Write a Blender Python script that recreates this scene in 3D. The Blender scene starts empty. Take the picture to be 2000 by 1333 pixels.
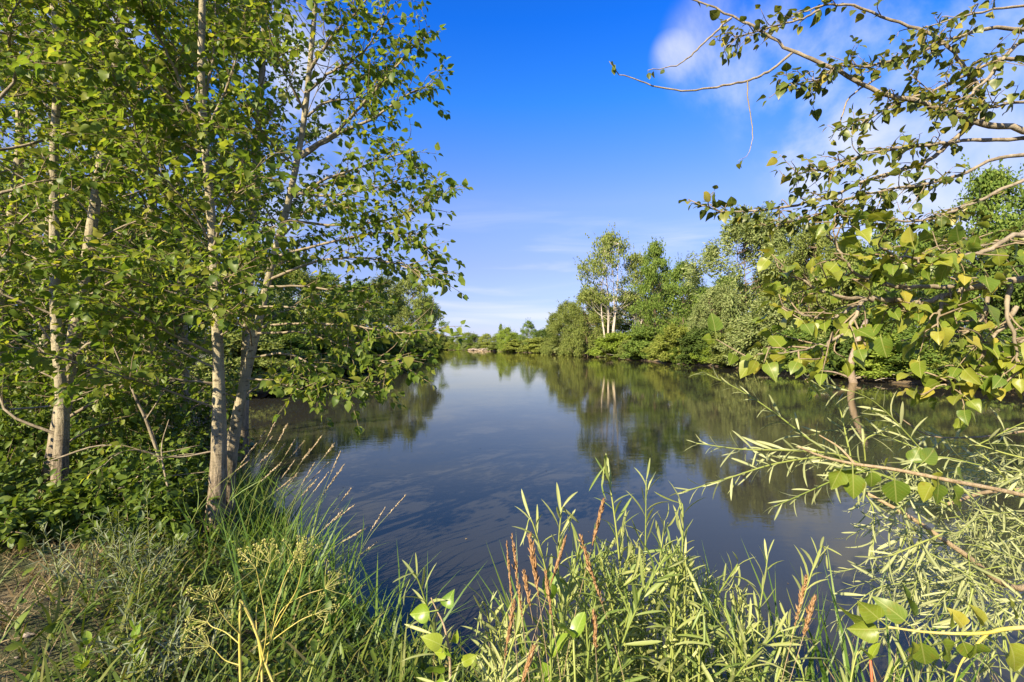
import bpy, math
import numpy as np
from mathutils import Vector, Matrix

sc = bpy.context.scene
COL = sc.collection
PI = math.pi
rng = np.random.default_rng(7)

# ------------------------------------------------------------------ camera
CAMZ, HOR = 2.4, 676.0            # eye height above the water, horizon row in a 2000x1333 picture
cam_d = bpy.data.cameras.new('camera')
cam = bpy.data.objects.new('camera', cam_d)
COL.objects.link(cam)
cam.location = (0, 0, CAMZ)
cam.rotation_euler = (PI / 2, 0, 0)
cam_d.lens, cam_d.sensor_width = 18, 36
cam_d.shift_y = (HOR - 666.5) / 2000
cam_d.clip_start, cam_d.clip_end = 0.05, 9000
sc.camera = cam

# ------------------------------------------------------------------ light
SUN_EL, SUN_AZ = math.radians(29), math.radians(-143)      # azimuth from +Y, clockwise positive
sun_dir = Vector((math.sin(SUN_AZ) * math.cos(SUN_EL), math.cos(SUN_AZ) * math.cos(SUN_EL), math.sin(SUN_EL)))
sd = bpy.data.lights.new('sun', 'SUN')
sd.energy, sd.angle, sd.color = 4.4, math.radians(0.6), (1.0, 0.85, 0.60)
so = bpy.data.objects.new('sun', sd)
COL.objects.link(so)
so.rotation_euler = sun_dir.to_track_quat('Z', 'Y').to_euler()

# ------------------------------------------------------------------ exposure
sc.view_settings.view_transform = 'Standard'
sc.view_settings.look = 'None'
sc.view_settings.exposure = 1.6
sc.view_settings.gamma = 1
sc.render.engine = 'CYCLES'
cy = sc.cycles
cy.max_bounces, cy.diffuse_bounces, cy.glossy_bounces = 7, 3, 3
cy.transmission_bounces, cy.transparent_max_bounces = 3, 4
cy.caustics_reflective = cy.caustics_refractive = False
cy.use_denoising = True
cy.sample_clamp_indirect = 6


def P(px, py, d):
    """A pixel of the 2000x1333 photograph, at depth d metres, as a point in the place."""
    return np.array([(px - 1000) / 1000 * d, d, CAMZ - (py - HOR) / 1000 * d])


# ------------------------------------------------------------------ node helpers
class NT:
    def __init__(s, tree):
        s.t = tree
        s.n, s.l = tree.nodes, tree.links

    def new(s, typ, **kw):
        nd = s.n.new(typ)
        for k, v in kw.items():
            if k[0] == 'i' and k[1:].isdigit():
                i = int(k[1:])
                if hasattr(v, 'is_output'):
                    s.l.new(v, nd.inputs[i])
                else:
                    nd.inputs[i].default_value = v
            else:
                setattr(nd, k, v)
        return nd

    def math(s, op, a, b=0.0, c=0.0, clamp=False):
        nd = s.new('ShaderNodeMath', operation=op, i0=a, i1=b, i2=c)
        nd.use_clamp = clamp
        return nd.outputs[0]

    def vmath(s, op, a, b=(0, 0, 0)):
        nd = s.new('ShaderNodeVectorMath', operation=op, i0=a, i1=b)
        return nd.outputs['Value'] if op in ('DOT_PRODUCT', 'LENGTH') else nd.outputs[0]

    def rng(s, v, a, b, c=0.0, d=1.0, smooth=True):
        nd = s.new('ShaderNodeMapRange', i0=v, i1=a, i2=b, i3=c, i4=d)
        nd.interpolation_type = 'SMOOTHSTEP' if smooth else 'LINEAR'
        return nd.outputs[0]

    def mix(s, f, a, b, blend='MIX'):
        nd = s.new('ShaderNodeMix', data_type='RGBA', blend_type=blend)
        for sock, v in ((nd.inputs[0], f), (nd.inputs[6], a), (nd.inputs[7], b)):
            if hasattr(v, 'is_output'):
                s.l.new(v, sock)
            else:
                sock.default_value = (*v, 1) if isinstance(v, tuple) and len(v) == 3 else v
        return nd.outputs[2]

    def noise(s, vec, scale, detail=4, rough=.5, dist=0.0):
        nd = s.new('ShaderNodeTexNoise')
        nd.inputs['Scale'].default_value = scale
        nd.inputs['Detail'].default_value = detail
        nd.inputs['Roughness'].default_value = rough
        nd.inputs['Distortion'].default_value = dist
        if vec is not None:
            s.l.new(vec, nd.inputs['Vector'])
        return nd.outputs['Fac']

    def ramp(s, f, stops):
        nd = s.new('ShaderNodeValToRGB', i0=f)
        el = nd.color_ramp.elements
        while len(el) < len(stops):
            el.new(0.5)
        for e, (p, c) in zip(el, stops):
            e.position, e.color = p, (*c, 1)
        return nd.outputs[0]


# ------------------------------------------------------------------ sky with clouds
world = bpy.data.worlds.new('World')
sc.world = world
world.use_nodes = True
W = NT(world.node_tree)
bg = W.n['Background']
sky = W.new('ShaderNodeTexSky', sky_type='NISHITA')
sky.sun_disc = False
sky.sun_elevation, sky.sun_rotation = SUN_EL, SUN_AZ
sky.air_density, sky.dust_density, sky.ozone_density = 1.0, 0.35, 2.5
tc = W.new('ShaderNodeTexCoord').outputs['Generated']
sep = W.new('ShaderNodeSeparateXYZ', i0=tc)
zc = sep.outputs[2]
tint = W.ramp(W.rng(zc, -0.02, 0.62, smooth=False), [
    (0.0, (.66, .74, 1.30)), (0.0875, (.68, .69, 1.17)), (0.15, (.72, .69, 1.04)), (0.27, (.82, .75, 1.07)),
    (0.447, (.88, .92, 1.345)), (0.70, (.246, .90, 1.87)), (0.87, (.085, .76, 2.05)), (1.0, (.10, .74, 1.95))])
skyc = W.mix(1.0, sky.outputs[0], tint, 'MULTIPLY')
warp = W.noise(tc, 4.6, 7, .56, .3)
n_soft = W.rng(warp, 0.36, 0.68)
total = None
for px, py, r, k in ((1760, 20, .30, .95), (1440, 90, .13, .75), (1900, 120, .24, .85), (1690, 300, .17, 1.1), (1600, 330, .09, .9),
                     (1800, 380, .16, .8), (1330, 110, .055, .8), (520, 170, .17, 1.0), (480, 330, .15, .95), (690, 330, .09, .6),
                     (300, 120, .25, .9), (-600, 200, .3, .9), (3600, 300, .3, .9), (2300, -900, .38, .9), (200, -1200, .4, .9)):
    c = Vector(P(px, py, 1.0) - np.array([0, 0, CAMZ])).normalized()
    b = W.rng(W.vmath('DOT_PRODUCT', tc, tuple(c)), math.cos(r), math.cos(r * .25), 0, k)
    total = b if total is None else W.math('MAXIMUM', total, b)
for az, el, r in ((100, 35, .4), (150, 60, .4), (190, 30, .35), (235, 55, .4), (285, 35, .4), (330, 70, .35)):      # unseen broken cloud added all round to whiten the blue skylight
    az, el = math.radians(az), math.radians(el)
    c = (math.sin(az) * math.cos(el), math.cos(az) * math.cos(el), math.sin(el))
    total = W.math('MAXIMUM', total, W.rng(W.vmath('DOT_PRODUCT', tc, c), math.cos(r), math.cos(r * .25), 0, .9))
cum = W.math('MULTIPLY', W.math('MULTIPLY', total, n_soft), .85, clamp=True)
st = W.vmath('MULTIPLY', tc, (2.2, 2.2, 15.0))
wisp = W.rng(W.noise(st, 1.6, 5, .5, .8), .45, .78)
band = W.math('MULTIPLY', W.rng(zc, .0, .05), W.rng(zc, .30, .13))
wisp = W.math('MULTIPLY', W.math('MULTIPLY', wisp, band), .55)
cov = W.math('MAXIMUM', cum, wisp, clamp=True)
cloud = (6.5, 6.6, 7.1, 1)
W.l.new(W.mix(cov, skyc, cloud), bg.inputs[0])
bg.inputs[1].default_value = 0.05

# ------------------------------------------------------------------ materials
def new_mat(name):
    m = bpy.data.materials.new(name)
    m.use_nodes = True
    T = NT(m.node_tree)
    T.b = T.n['Principled BSDF']
    T.out = T.n['Material Output']
    return m, T


def leaf_mat(name, stops, trans=.35, rough=.45, veins=0.0, vein_col=(.35, .38, .12), spec=.35, blotch=0.0, tcol=(1.25, 1.2, .55)):
    m, T = new_mat(name)
    rnd = T.new('ShaderNodeObjectInfo').outputs['Random']
    v = T.new('ShaderNodeAttribute', attribute_name='v').outputs['Fac']
    f = T.math('FRACT', T.math('ADD', rnd, v))
    col = T.ramp(f, stops)
    if veins or blotch:
        uv = T.new('ShaderNodeUVMap').outputs[0]
        s = T.new('ShaderNodeSeparateXYZ', i0=uv)
        au = T.math('ABSOLUTE', s.outputs[0])
        if blotch:
            nv = T.noise(T.vmath('ADD', T.vmath('MULTIPLY', uv, (3.2, 3.2, 1)), T.new('ShaderNodeCombineXYZ', i0=T.math('MULTIPLY', rnd, 40.0)).outputs[0]), 1.0, 4, .6)
            col = T.mix(T.math('MULTIPLY', T.rng(nv, .53, .72), blotch), col, (.22, .17, .02))
        if veins:
            mid = T.rng(au, .012, .03, 1, 0)
            w = T.math('FRACT', T.math('MULTIPLY', T.math('SUBTRACT', s.outputs[1], T.math('MULTIPLY', au, .85)), 6.5))
            side = T.math('MULTIPLY', T.rng(T.math('ABSOLUTE', T.math('SUBTRACT', w, .5)), .03, .09, 1, 0), .45)
            col = T.mix(T.math('MULTIPLY', T.math('MAXIMUM', mid, side), veins), col, vein_col)
    T.l.new(col, T.b.inputs['Base Color'])
    T.b.inputs['Roughness'].default_value = rough
    T.b.inputs['Specular IOR Level'].default_value = spec
    tr = T.new('ShaderNodeBsdfTranslucent', i0=T.mix(1.0, col, tcol, 'MULTIPLY'))
    ms = T.new('ShaderNodeMixShader', i0=trans, i1=T.b.outputs[0], i2=tr.outputs[0])
    T.l.new(ms.outputs[0], T.out.inputs[0])
    return m


def bark_mat(name, c0, c1, dark=(.05, .04, .03), scale=9.0, bump=.5, rings=0.0, rough_low=None):
    m, T = new_mat(name)
    g = T.new('ShaderNodeNewGeometry').outputs['Position']
    n1 = T.noise(T.vmath('MULTIPLY', g, (1, 1, .35)), scale, 6, .65)
    n2 = T.noise(T.vmath('MULTIPLY', g, (1, 1, 3.5)), scale * 1.3, 4, .6)
    col = T.mix(T.rng(n1, .3, .7), c0, c1)
    col = T.mix(T.rng(n2, .57, .66, 0, .85), col, dark)
    fine = T.noise(T.vmath('MULTIPLY', g, (1, 1, .22)), scale * 5, 5, .7)
    if rough_low is not None:      # old furrowed bark at the foot of the trunk
        z = T.new('ShaderNodeSeparateXYZ', i0=g).outputs[2]
        lo = T.rng(T.math('ADD', z, T.math('MULTIPLY', n1, .8)), rough_low, rough_low + 1.1, 1, 0)
        col = T.mix(lo, col, T.mix(T.rng(fine, .35, .62), (.06, .045, .03), (.26, .21, .15)))
    T.l.new(col, T.b.inputs['Base Color'])
    T.b.inputs['Roughness'].default_value = .85
    T.b.inputs['Specular IOR Level'].default_value = .2
    bp = T.new('ShaderNodeBump', i0=bump, i1=.02, i3=T.math('ADD', T.math('MULTIPLY', n2, .5), fine))
    T.l.new(bp.outputs[0], T.b.inputs['Normal'])
    return m


def plain_mat(name, stops, rough=.8, trans=0.0, scale=None, tcol=(1.2, 1.1, .6)):
    m, T = new_mat(name)
    rnd = T.new('ShaderNodeObjectInfo').outputs['Random']
    v = T.new('ShaderNodeAttribute', attribute_name='v').outputs['Fac']
    f = T.math('FRACT', T.math('ADD', rnd, v))
    if scale:
        g = T.new('ShaderNodeNewGeometry').outputs['Position']
        f = T.rng(T.noise(g, scale, 5, .6), .25, .75)
    col = T.ramp(f, stops)
    T.l.new(col, T.b.inputs['Base Color'])
    T.b.inputs['Roughness'].default_value = rough
    T.b.inputs['Specular IOR Level'].default_value = .25
    if trans:
        tr = T.new('ShaderNodeBsdfTranslucent', i0=T.mix(1.0, col, tcol, 'MULTIPLY'))
        ms = T.new('ShaderNodeMixShader', i0=trans, i1=T.b.outputs[0], i2=tr.outputs[0])
        T.l.new(ms.outputs[0], T.out.inputs[0])
    return m


M = {}
M['cotton'] = leaf_mat('cottonwood_leaf', [(0, (.095, .165, .026)), (.35, (.140, .215, .034)), (.7, (.185, .250, .040)), (.93, (.25, .295, .045)), (1, (.33, .335, .06))], .58, .42, .35, (.2, .24, .06), spec=.3)
M['cotton_right'] = leaf_mat('cottonwood_leaf_olive', [(0, (.055, .085, .014)), (.5, (.10, .135, .020)), (.85, (.18, .19, .025)), (1, (.30, .25, .035))], .34, .4, .4, (.3, .3, .08), blotch=.45)
M['cotton_big'] = leaf_mat('cottonwood_leaf_yellow', [(0, (.105, .170, .020)), (.45, (.170, .230, .026)), (.85, (.255, .280, .034)), (1, (.36, .31, .045))], .40, .38, .45, (.42, .42, .15), blotch=.6)
M['fresh'] = leaf_mat('fresh_leaf', [(0, (.13, .23, .02)), (.6, (.19, .29, .025)), (1, (.27, .33, .03))], .38, .32, .4, (.45, .5, .15), spec=.5)
M['willow'] = leaf_mat('willow_leaf', [(0, (.18, .225, .055)), (.5, (.28, .32, .09)), (1, (.42, .44, .16))], .32, .5, .5, (.42, .45, .22))
M['willow_green'] = leaf_mat('willow_leaf_green', [(0, (.10, .17, .028)), (.5, (.16, .23, .045)), (1, (.27, .31, .09))], .36, .45, .4, (.36, .42, .16))
M['willow_silver'] = leaf_mat('willow_leaf_silver', [(0, (.16, .19, .07)), (.5, (.25, .28, .12)), (1, (.38, .40, .20))], .28, .5, .5, (.42, .45, .22))
M['sage'] = leaf_mat('silver_leaf', [(0, (.10, .13, .07)), (.5, (.15, .18, .10)), (1, (.23, .26, .16))], .2, .6)
M['herb'] = leaf_mat('herb_leaf', [(0, (.060, .108, .016)), (.5, (.100, .158, .022)), (1, (.160, .215, .03))], .35, .5)
M['grass'] = leaf_mat('grass_blade', [(0, (.062, .108, .014)), (.5, (.105, .152, .021)), (.85, (.17, .19, .035)), (1, (.28, .24, .085))], .35, .5)
M['reed'] = leaf_mat('reed_blade', [(0, (.07, .14, .022)), (.6, (.11, .195, .03)), (1, (.17, .25, .045))], .35, .45)
M['dry'] = leaf_mat('dry_blade', [(0, (.14, .10, .045)), (.5, (.22, .165, .08)), (1, (.33, .265, .14))], .25, .7, tcol=(1.1, 1, .8))
M['plume'] = plain_mat('seed_plume', [(0, (.24, .13, .05)), (.5, (.35, .205, .09)), (1, (.47, .31, .16))], .8, .25, tcol=(1.1, 1, .8))
M['plume_pale'] = plain_mat('pale_seed_plume', [(0, (.40, .30, .17)), (.5, (.52, .42, .26)), (1, (.62, .53, .36))], .8, .25, tcol=(1.1, 1, .8))
M['stem_green'] = plain_mat('green_stem', [(0, (.15, .20, .04)), (1, (.27, .30, .08))], .5)
M['stem_tan'] = bark_mat('tan_stem', (.26, .19, .10), (.40, .31, .19), (.15, .10, .06), 40, .4)
M['stem_red'] = plain_mat('red_stem', [(0, (.30, .06, .03)), (1, (.40, .12, .05))], .5)
M['stalk'] = plain_mat('yellow_stalk', [(0, (.34, .30, .06)), (.5, (.46, .40, .10)), (1, (.52, .42, .16))], .5, scale=14)
M['umbel'] = plain_mat('yellow_umbel', [(0, (.34, .36, .08)), (.5, (.46, .46, .13)), (1, (.55, .52, .22))], .8, .25)
M['twig'] = bark_mat('twig_bark', (.17, .13, .08), (.28, .22, .14), (.14, .10, .07), 30, .2)
M['branch'] = bark_mat('branch_bark', (.17, .14, .095), (.31, .265, .19), (.12, .09, .06), 16, .35)
M['bark'] = bark_mat('cottonwood_bark', (.21, .185, .115), (.39, .345, .235), (.075, .06, .04), 9, .9, rough_low=1.3)
M['bark_far'] = bark_mat('pale_far_bark', (.34, .29, .22), (.55, .49, .40), (.16, .12, .09), 3, .3)
M['bark_white'] = bark_mat('white_bark', (.34, .30, .24), (.50, .45, .38), (.2, .16, .12), 3, .3)
M['bark_lean'] = bark_mat('leaning_trunk_bark', (.20, .15, .10), (.33, .26, .19), (.1, .08, .06), 3, .4)
M['bark_dark'] = bark_mat('brown_bark', (.12, .09, .06), (.24, .18, .12), (.05, .04, .03), 3, .4)
far_cols = {
    'green': [(0, (.070, .120, .022)), (.5, (.110, .170, .030)), (1, (.175, .230, .045))],
    'olive': [(0, (.110, .150, .034)), (.5, (.165, .205, .048)), (1, (.240, .268, .080))],
    'willowy': [(0, (.130, .175, .055)), (.5, (.200, .245, .085)), (1, (.295, .330, .140))],
    'bright': [(0, (.125, .190, .022)), (.5, (.185, .255, .034)), (1, (.260, .320, .055))],
    'yellow': [(0, (.160, .205, .034)), (.5, (.220, .262, .050)), (1, (.300, .325, .085))],
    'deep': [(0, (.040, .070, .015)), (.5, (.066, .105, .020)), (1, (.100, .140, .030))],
}
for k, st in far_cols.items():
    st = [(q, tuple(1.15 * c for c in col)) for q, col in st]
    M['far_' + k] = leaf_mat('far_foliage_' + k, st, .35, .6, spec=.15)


# ------------------------------------------------------------------ mesh helpers
class Acc:
    def __init__(s):
        s.v, s.c, s.i, s.u, s.a, s.n = [], [], [], [], [], 0

    def add(s, v, counts, idx, uv=None, var=None):
        v = np.asarray(v, float)
        s.v.append(v)
        s.c.append(np.asarray(counts, np.int64))
        s.i.append(np.asarray(idx, np.int64) + s.n)
        s.u.append(np.zeros((len(v), 2)) if uv is None else uv)
        s.a.append(np.full(len(v), 0.0) if var is None else np.broadcast_to(var, (len(v),)))
        s.n += len(v)

    def mesh(s, name, mat, base=(0, 0, 0), smooth=True):
        v = np.concatenate(s.v) - np.asarray(base, float)
        c, i = np.concatenate(s.c), np.concatenate(s.i)
        u, a = np.concatenate(s.u), np.concatenate(s.a)
        me = bpy.data.meshes.new(name)
        me.vertices.add(len(v))
        me.vertices.foreach_set('co', v.astype(np.float32).ravel())
        me.loops.add(len(i))
        me.loops.foreach_set('vertex_index', i.astype(np.int32))
        me.polygons.add(len(c))
        st = np.concatenate([[0], np.cumsum(c)[:-1]])
        me.polygons.foreach_set('loop_start', st.astype(np.int32))
        me.polygons.foreach_set('use_smooth', np.full(len(c), smooth))
        uvl = me.uv_layers.new(name='UVMap')
        uvl.data.foreach_set('uv', u[i].astype(np.float32).ravel())
        at = me.attributes.new('v', 'FLOAT', 'POINT')
        at.data.foreach_set('value', a.astype(np.float32))
        me.update(calc_edges=True)
        if mat is not None:
            me.materials.append(mat)
        return me

    def build(s, name, mat, parent=None, base=None, smooth=True, kind=None):
        if base is None:
            base = parent.location if parent is not None else (0, 0, 0)
        o = bpy.data.objects.new(name, s.mesh(name, mat, tuple(base), smooth))
        COL.objects.link(o)
        if parent is not None:
            o.parent = parent
        else:
            o.location = tuple(base)
        if kind:
            o['kind'] = kind
        return o


def thing(name, label, cat, loc, group=None):
    o = bpy.data.objects.new(name, None)
    o.empty_display_size = .1
    COL.objects.link(o)
    o.location = tuple(float(x) for x in loc)
    o['label'], o['category'] = label, cat
    if group:
        o['group'] = group
    return o


def nrm(a):
    a = np.asarray(a, float)
    return a / np.maximum(np.linalg.norm(a, axis=-1, keepdims=True), 1e-9)


def spline(pts, n):
    """Catmull-Rom through pts, n samples per span."""
    p = np.asarray(pts, float)
    if len(p) < 2:
        return p
    q = np.vstack([2 * p[0] - p[1], p, 2 * p[-1] - p[-2]])
    out = []
    for k in range(len(p) - 1):
        a, b, c, d = q[k], q[k + 1], q[k + 2], q[k + 3]
        for t in np.arange(n) / n:
            out.append(.5 * (2 * b + (c - a) * t + (2 * a - 5 * b + 4 * c - d) * t * t + (3 * b - a - 3 * c + d) * t ** 3))
    out.append(p[-1])
    return np.array(out)


def tube(acc, pts, r0, r1, k=6, var=0.0, knob=0.0, radii=None, r=None):
    pts = np.asarray(pts, float)
    n = len(pts)
    tan = nrm(np.gradient(pts, axis=0))
    ref = np.array([0, 0, 1.0]) if abs(tan[:, 2]).mean() < .8 else np.array([1.0, 0, 0])
    a = nrm(np.cross(tan, ref))
    b = np.cross(a, tan)
    if radii is None:
        radii = np.linspace(r0, r1, n)
    if knob:
        radii = radii * (1 + knob * rng.uniform(-1, 1, n))
    th = np.arange(k) / k * 2 * PI
    rad = np.repeat(radii[:, None], k, 1)
    v = pts[:, None] + rad[..., None] * (np.cos(th)[None, :, None] * a[:, None] + np.sin(th)[None, :, None] * b[:, None])
    v = v.reshape(-1, 3)
    i = (np.arange(n - 1)[:, None] * k + np.arange(k)[None])
    j = (np.arange(n - 1)[:, None] * k + (np.arange(k)[None] + 1) % k)
    q = np.stack([i, j, j + k, i + k], -1).reshape(-1)
    cnt = np.full((n - 1) * k, 4)
    cap = np.arange(k) + (n - 1) * k
    acc.add(v, np.append(cnt, k), np.append(q, cap), None, var)


class Tmpl:
    def __init__(s, v, f, uv=None):
        s.v = np.asarray(v, float)
        s.cnt = np.array([len(x) for x in f])
        s.idx = np.array([y for x in f for y in x])
        s.uv = s.v[:, :2].copy() if uv is None else np.asarray(uv, float)


def leaf_tmpl(xs, ys, fold, curl, petiole=0.0, tip=1.0, wave=0.0):
    """half outline (xs at ys) mirrored round a midrib; folded along it and curled towards the tip"""
    n = len(xs)
    z = lambda x, y: abs(x) * fold - curl * y * y + wave * math.sin(9 * y + 4 * x) * abs(x)
    v, f = [], []
    v.append((0, petiole, 0))
    for x, y in zip(xs, ys):
        yy = y * tip
        v += [(-x, petiole + yy, z(-x, y)), (0, petiole + yy, -curl * y * y), (x, petiole + yy, z(x, y))]
    v.append((0, petiole + tip, -curl))
    t = len(v) - 1
    f += [(0, 2, 1), (0, 3, 2)]
    for k in range(n - 1):
        a, b = 1 + 3 * k, 4 + 3 * k
        f += [(a, a + 1, b + 1, b), (a + 1, a + 2, b + 2, b + 1)]
    a = 1 + 3 * (n - 1)
    f += [(a, a + 1, t), (a + 1, a + 2, t)]
    if petiole > 0:
        w = .024
        m = len(v)
        v += [(-w, 0, .0), (w, 0, .0), (w, petiole + .02, .004), (-w, petiole + .02, .004)]
        f += [(m, m + 1, m + 2, m + 3)]
    v = np.array(v)
    uv = v[:, :2].copy()
    uv[:, 1] = (v[:, 1] - petiole) / tip
    return Tmpl(v, f, uv)


T_COT = leaf_tmpl([.34, .40, .22], [.12, .36, .72], .32, .14, .35)
T_COT_HI = [leaf_tmpl([.22, .37, .425, .40, .31, .19, .08], [.03, .13, .28, .44, .62, .78, .91], fo, cu, .42, 1.0, wv)
            for fo, cu, wv in ((.25, .12, .14), (.55, .30, .25), (.12, .42, .12), (.35, -.12, .28), (.75, .20, .10), (.4, .55, .2), (.15, .2, .3))]
T_OVAL = leaf_tmpl([.16, .27, .28, .18], [.1, .32, .6, .85], .3, .2, .06)
T_OVAL_HI = [leaf_tmpl([.13, .24, .29, .28, .21, .11], [.06, .22, .42, .62, .8, .92], fo, cu, .08, 1, .1) for fo, cu in ((.3, .15), (.5, .3), (.2, -.1))]
T_WIL = leaf_tmpl([.032, .050, .040], [.18, .48, .80], .5, .22)
T_WIL_HI = [leaf_tmpl([.023, .043, .052, .047, .028], [.1, .28, .5, .72, .89], fo, cu, .03) for fo, cu in ((.6, .10), (.4, .30), (.5, -.16), (.8, .45))]
T_BLADE = Tmpl([(-.5, 0, 0), (.5, 0, 0), (-.45, .4, -.06), (.45, .4, -.06), (-.28, .75, -.22), (.28, .75, -.22), (0, 1, -.42)],
               [(0, 1, 3, 2), (2, 3, 5, 4), (4, 5, 6)])
T_FAR = Tmpl([(0, 0, 0), (-.36, .45, .10), (0, 1, -.06), (.36, .45, .10)], [(0, 3, 2, 1)])
T_SPIKE = Tmpl([(0, 0, 0), (-.13, .4, .05), (.13, .4, .05), (0, .45, -.12), (0, 1, 0)], [(0, 2, 1), (1, 2, 4), (0, 1, 3), (0, 3, 2), (1, 4, 3), (2, 3, 4)])


def frames(dr, nr):
    y = nrm(dr)
    x = nrm(np.cross(y, nr))
    z = np.cross(x, y)
    return x, y, z


def scatter(acc, T, pos, dr, nr, sc_, wid=1.0, var=None):
    pos = np.asarray(pos, float)
    n = len(pos)
    if not n:
        return
    x, y, z = frames(dr, nr)
    sc_ = np.broadcast_to(sc_, (n,))[:, None, None]
    wid = np.broadcast_to(wid, (n,))[:, None, None]
    tv = T.v
    v = pos[:, None] + sc_ * (tv[None, :, 0:1] * x[:, None] * wid + tv[None, :, 1:2] * y[:, None] + tv[None, :, 2:3] * z[:, None])
    k = len(tv)
    idx = (T.idx[None] + k * np.arange(n)[:, None]).ravel()
    var = rng.random(n) if var is None else var
    acc.add(v.reshape(-1, 3), np.tile(T.cnt, n), idx, np.tile(T.uv, (n, 1)), np.repeat(var, k))


# ---- leaves that may become single objects: registered per plant, sorted at the end of the script
PLANTS = []


class Plant:
    def __init__(s, root, mat, hi, lo, cap=300, mass='foliage'):
        s.root, s.mat, s.hi, s.lo, s.cap, s.mass = root, mat, hi, lo, cap, mass
        s.p, s.d, s.n, s.s, s.w, s.o = [], [], [], [], [], []
        s.owner = root
        PLANTS.append(s)

    def add(s, p, d, n, size, w=1.0):
        p = np.atleast_2d(p)
        k = len(p)
        s.p.append(p)
        s.d.append(np.broadcast_to(d, (k, 3)))
        s.n.append(np.broadcast_to(n, (k, 3)))
        s.s.append(np.broadcast_to(size, (k,)))
        s.w.append(np.broadcast_to(w, (k,)))
        s.o += [s.owner] * k


HI_MESH = {}


def finish_plants():
    allp = [pl for pl in PLANTS if pl.p]
    for pl in allp:
        for a in 'pdnsw':
            setattr(pl, a, np.concatenate(getattr(pl, a)))
    P_ = np.concatenate([pl.p for pl in allp])
    D = np.maximum(P_[:, 1], .05)
    px = P_[:, 0] / D * 1000 + 1000
    py = HOR - (P_[:, 2] - CAMZ) / D * 1000
    inside = (px > 5) & (px < 1995) & (py > 5) & (py < 1328) & (P_[:, 1] > .3)
    cell = (px // 15).astype(int) * 4000 + (py // 15).astype(int)
    order = np.lexsort((D, cell))
    rank = np.zeros(len(D), int)
    last, r = None, 0
    for o in order:
        if cell[o] != last:
            last, r = cell[o], 0
        rank[o] = r
        r += 1
    area = np.concatenate([pl.s ** 2 * pl.w for pl in allp]) / D ** 2
    nn = np.concatenate([pl.n for pl in allp])
    view = nrm(P_ - np.array([0, 0, CAMZ]))
    area = area * (.3 + np.abs((nrm(nn) * view).sum(1)))
    score = np.where(inside & (rank < 2), area, -1.0)
    o0 = 0
    for pl in allp:
        n = len(pl.p)
        s = score[o0:o0 + n]
        o0 += n
        top = np.argsort(-s)[:pl.cap]
        top = top[s[top] > 0]
        rest = np.ones(n, bool)
        rest[top] = False
        x, y, z = frames(pl.d, pl.n)
        base = np.array(pl.root.location)
        for q, t in enumerate(top):
            key = (id(pl.hi), pl.mat.name, q % len(pl.hi))
            if key not in HI_MESH:
                a = Acc()
                tm = pl.hi[q % len(pl.hi)]
                a.add(tm.v, tm.cnt, tm.idx, tm.uv)
                HI_MESH[key] = a.mesh('leaf', pl.mat)
            o = bpy.data.objects.new('leaf', HI_MESH[key])
            COL.objects.link(o)
            o.parent = pl.o[t]
            S = pl.s[t]
            b = pl.p[t] - base
            o.matrix_basis = Matrix(((x[t, 0] * S * pl.w[t], y[t, 0] * S, z[t, 0] * S, b[0]),
                                     (x[t, 1] * S * pl.w[t], y[t, 1] * S, z[t, 1] * S, b[1]),
                                     (x[t, 2] * S * pl.w[t], y[t, 2] * S, z[t, 2] * S, b[2]), (0, 0, 0, 1)))
        if rest.any():
            a = Acc()
            scatter(a, pl.lo, pl.p[rest], pl.d[rest], pl.n[rest], pl.s[rest], pl.w[rest])
            a.build(pl.mass, pl.mat, pl.root, kind='stuff')


# ------------------------------------------------------------------ terrain and water
SHORE = np.array([(-60, 172), (-23, 152), (-19, 100), (-16, 55), (-14, 35), (-12.5, 24), (-9.5, 16), (-6, 10.5), (-3.7, 7.4), (-2.3, 5.4),
                  (-1.35, 4.2), (-.5, 3.45), (.6, 3.1), (2, 3.0), (3.5, 3.2), (5.5, 3.6), (9, 4.5), (16, 8), (23, 15), (26.5, 25), (24, 35), (25, 50),
                  (24, 60), (21.5, 83), (15.5, 150), (1, 205), (-11, 245), (-40, 300), (-120, 330), (-400, 330), (-400, 172)], float)


def shore_dist(x, y):
    """metres inland of the waterline (negative: out in the water)"""
    p = np.stack([np.ravel(x), np.ravel(y)], -1).astype(float)
    best = np.full(len(p), 1e9)
    inside = np.zeros(len(p), bool)
    n = len(SHORE)
    for k in range(n):
        a, b = SHORE[k], SHORE[(k + 1) % n]
        ab = b - a
        t = np.clip(((p - a) @ ab) / (ab @ ab), 0, 1)
        best = np.minimum(best, np.hypot(*(p - a - t[:, None] * ab).T))
        cond = (a[1] > p[:, 1]) != (b[1] > p[:, 1])
        with np.errstate(divide='ignore', invalid='ignore'):
            xi = a[0] + (p[:, 1] - a[1]) / (b[1] - a[1]) * ab[0]
        inside ^= cond & (p[:, 0] < xi)
    return np.where(inside, -best, best).reshape(np.shape(x))


def ground_z(x, y):
    x, y = np.asarray(x, float), np.asarray(y, float)
    wob = .28 * np.sin(x * 1.7 + 1.3 * np.sin(y * .9)) + .22 * np.sin(y * 2.3 + x * .7) + .5 * np.sin(x * .31 + y * .23)
    d = shore_dist(x, y) + wob * .35
    h = np.where(d < 0, np.maximum(d * .55, -1.6), .50 * (1 - np.exp(-np.maximum(d, 0) / .55)) + .34 * (1 - np.exp(-np.maximum(d, 0) / 3.0)))
    bump = .035 * np.sin(x * 3.1 + y * 1.3) + .03 * np.sin(y * 4.3 - x * 2.2) + .02 * np.sin(x * 7.7 + 2 * y)
    h = h + np.where(d > 0, bump * np.minimum(d, 1), 0)
    far = np.clip((np.hypot(x, y - 100) - 350) / 2500, 0, 1)
    return h + far * 8


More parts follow.
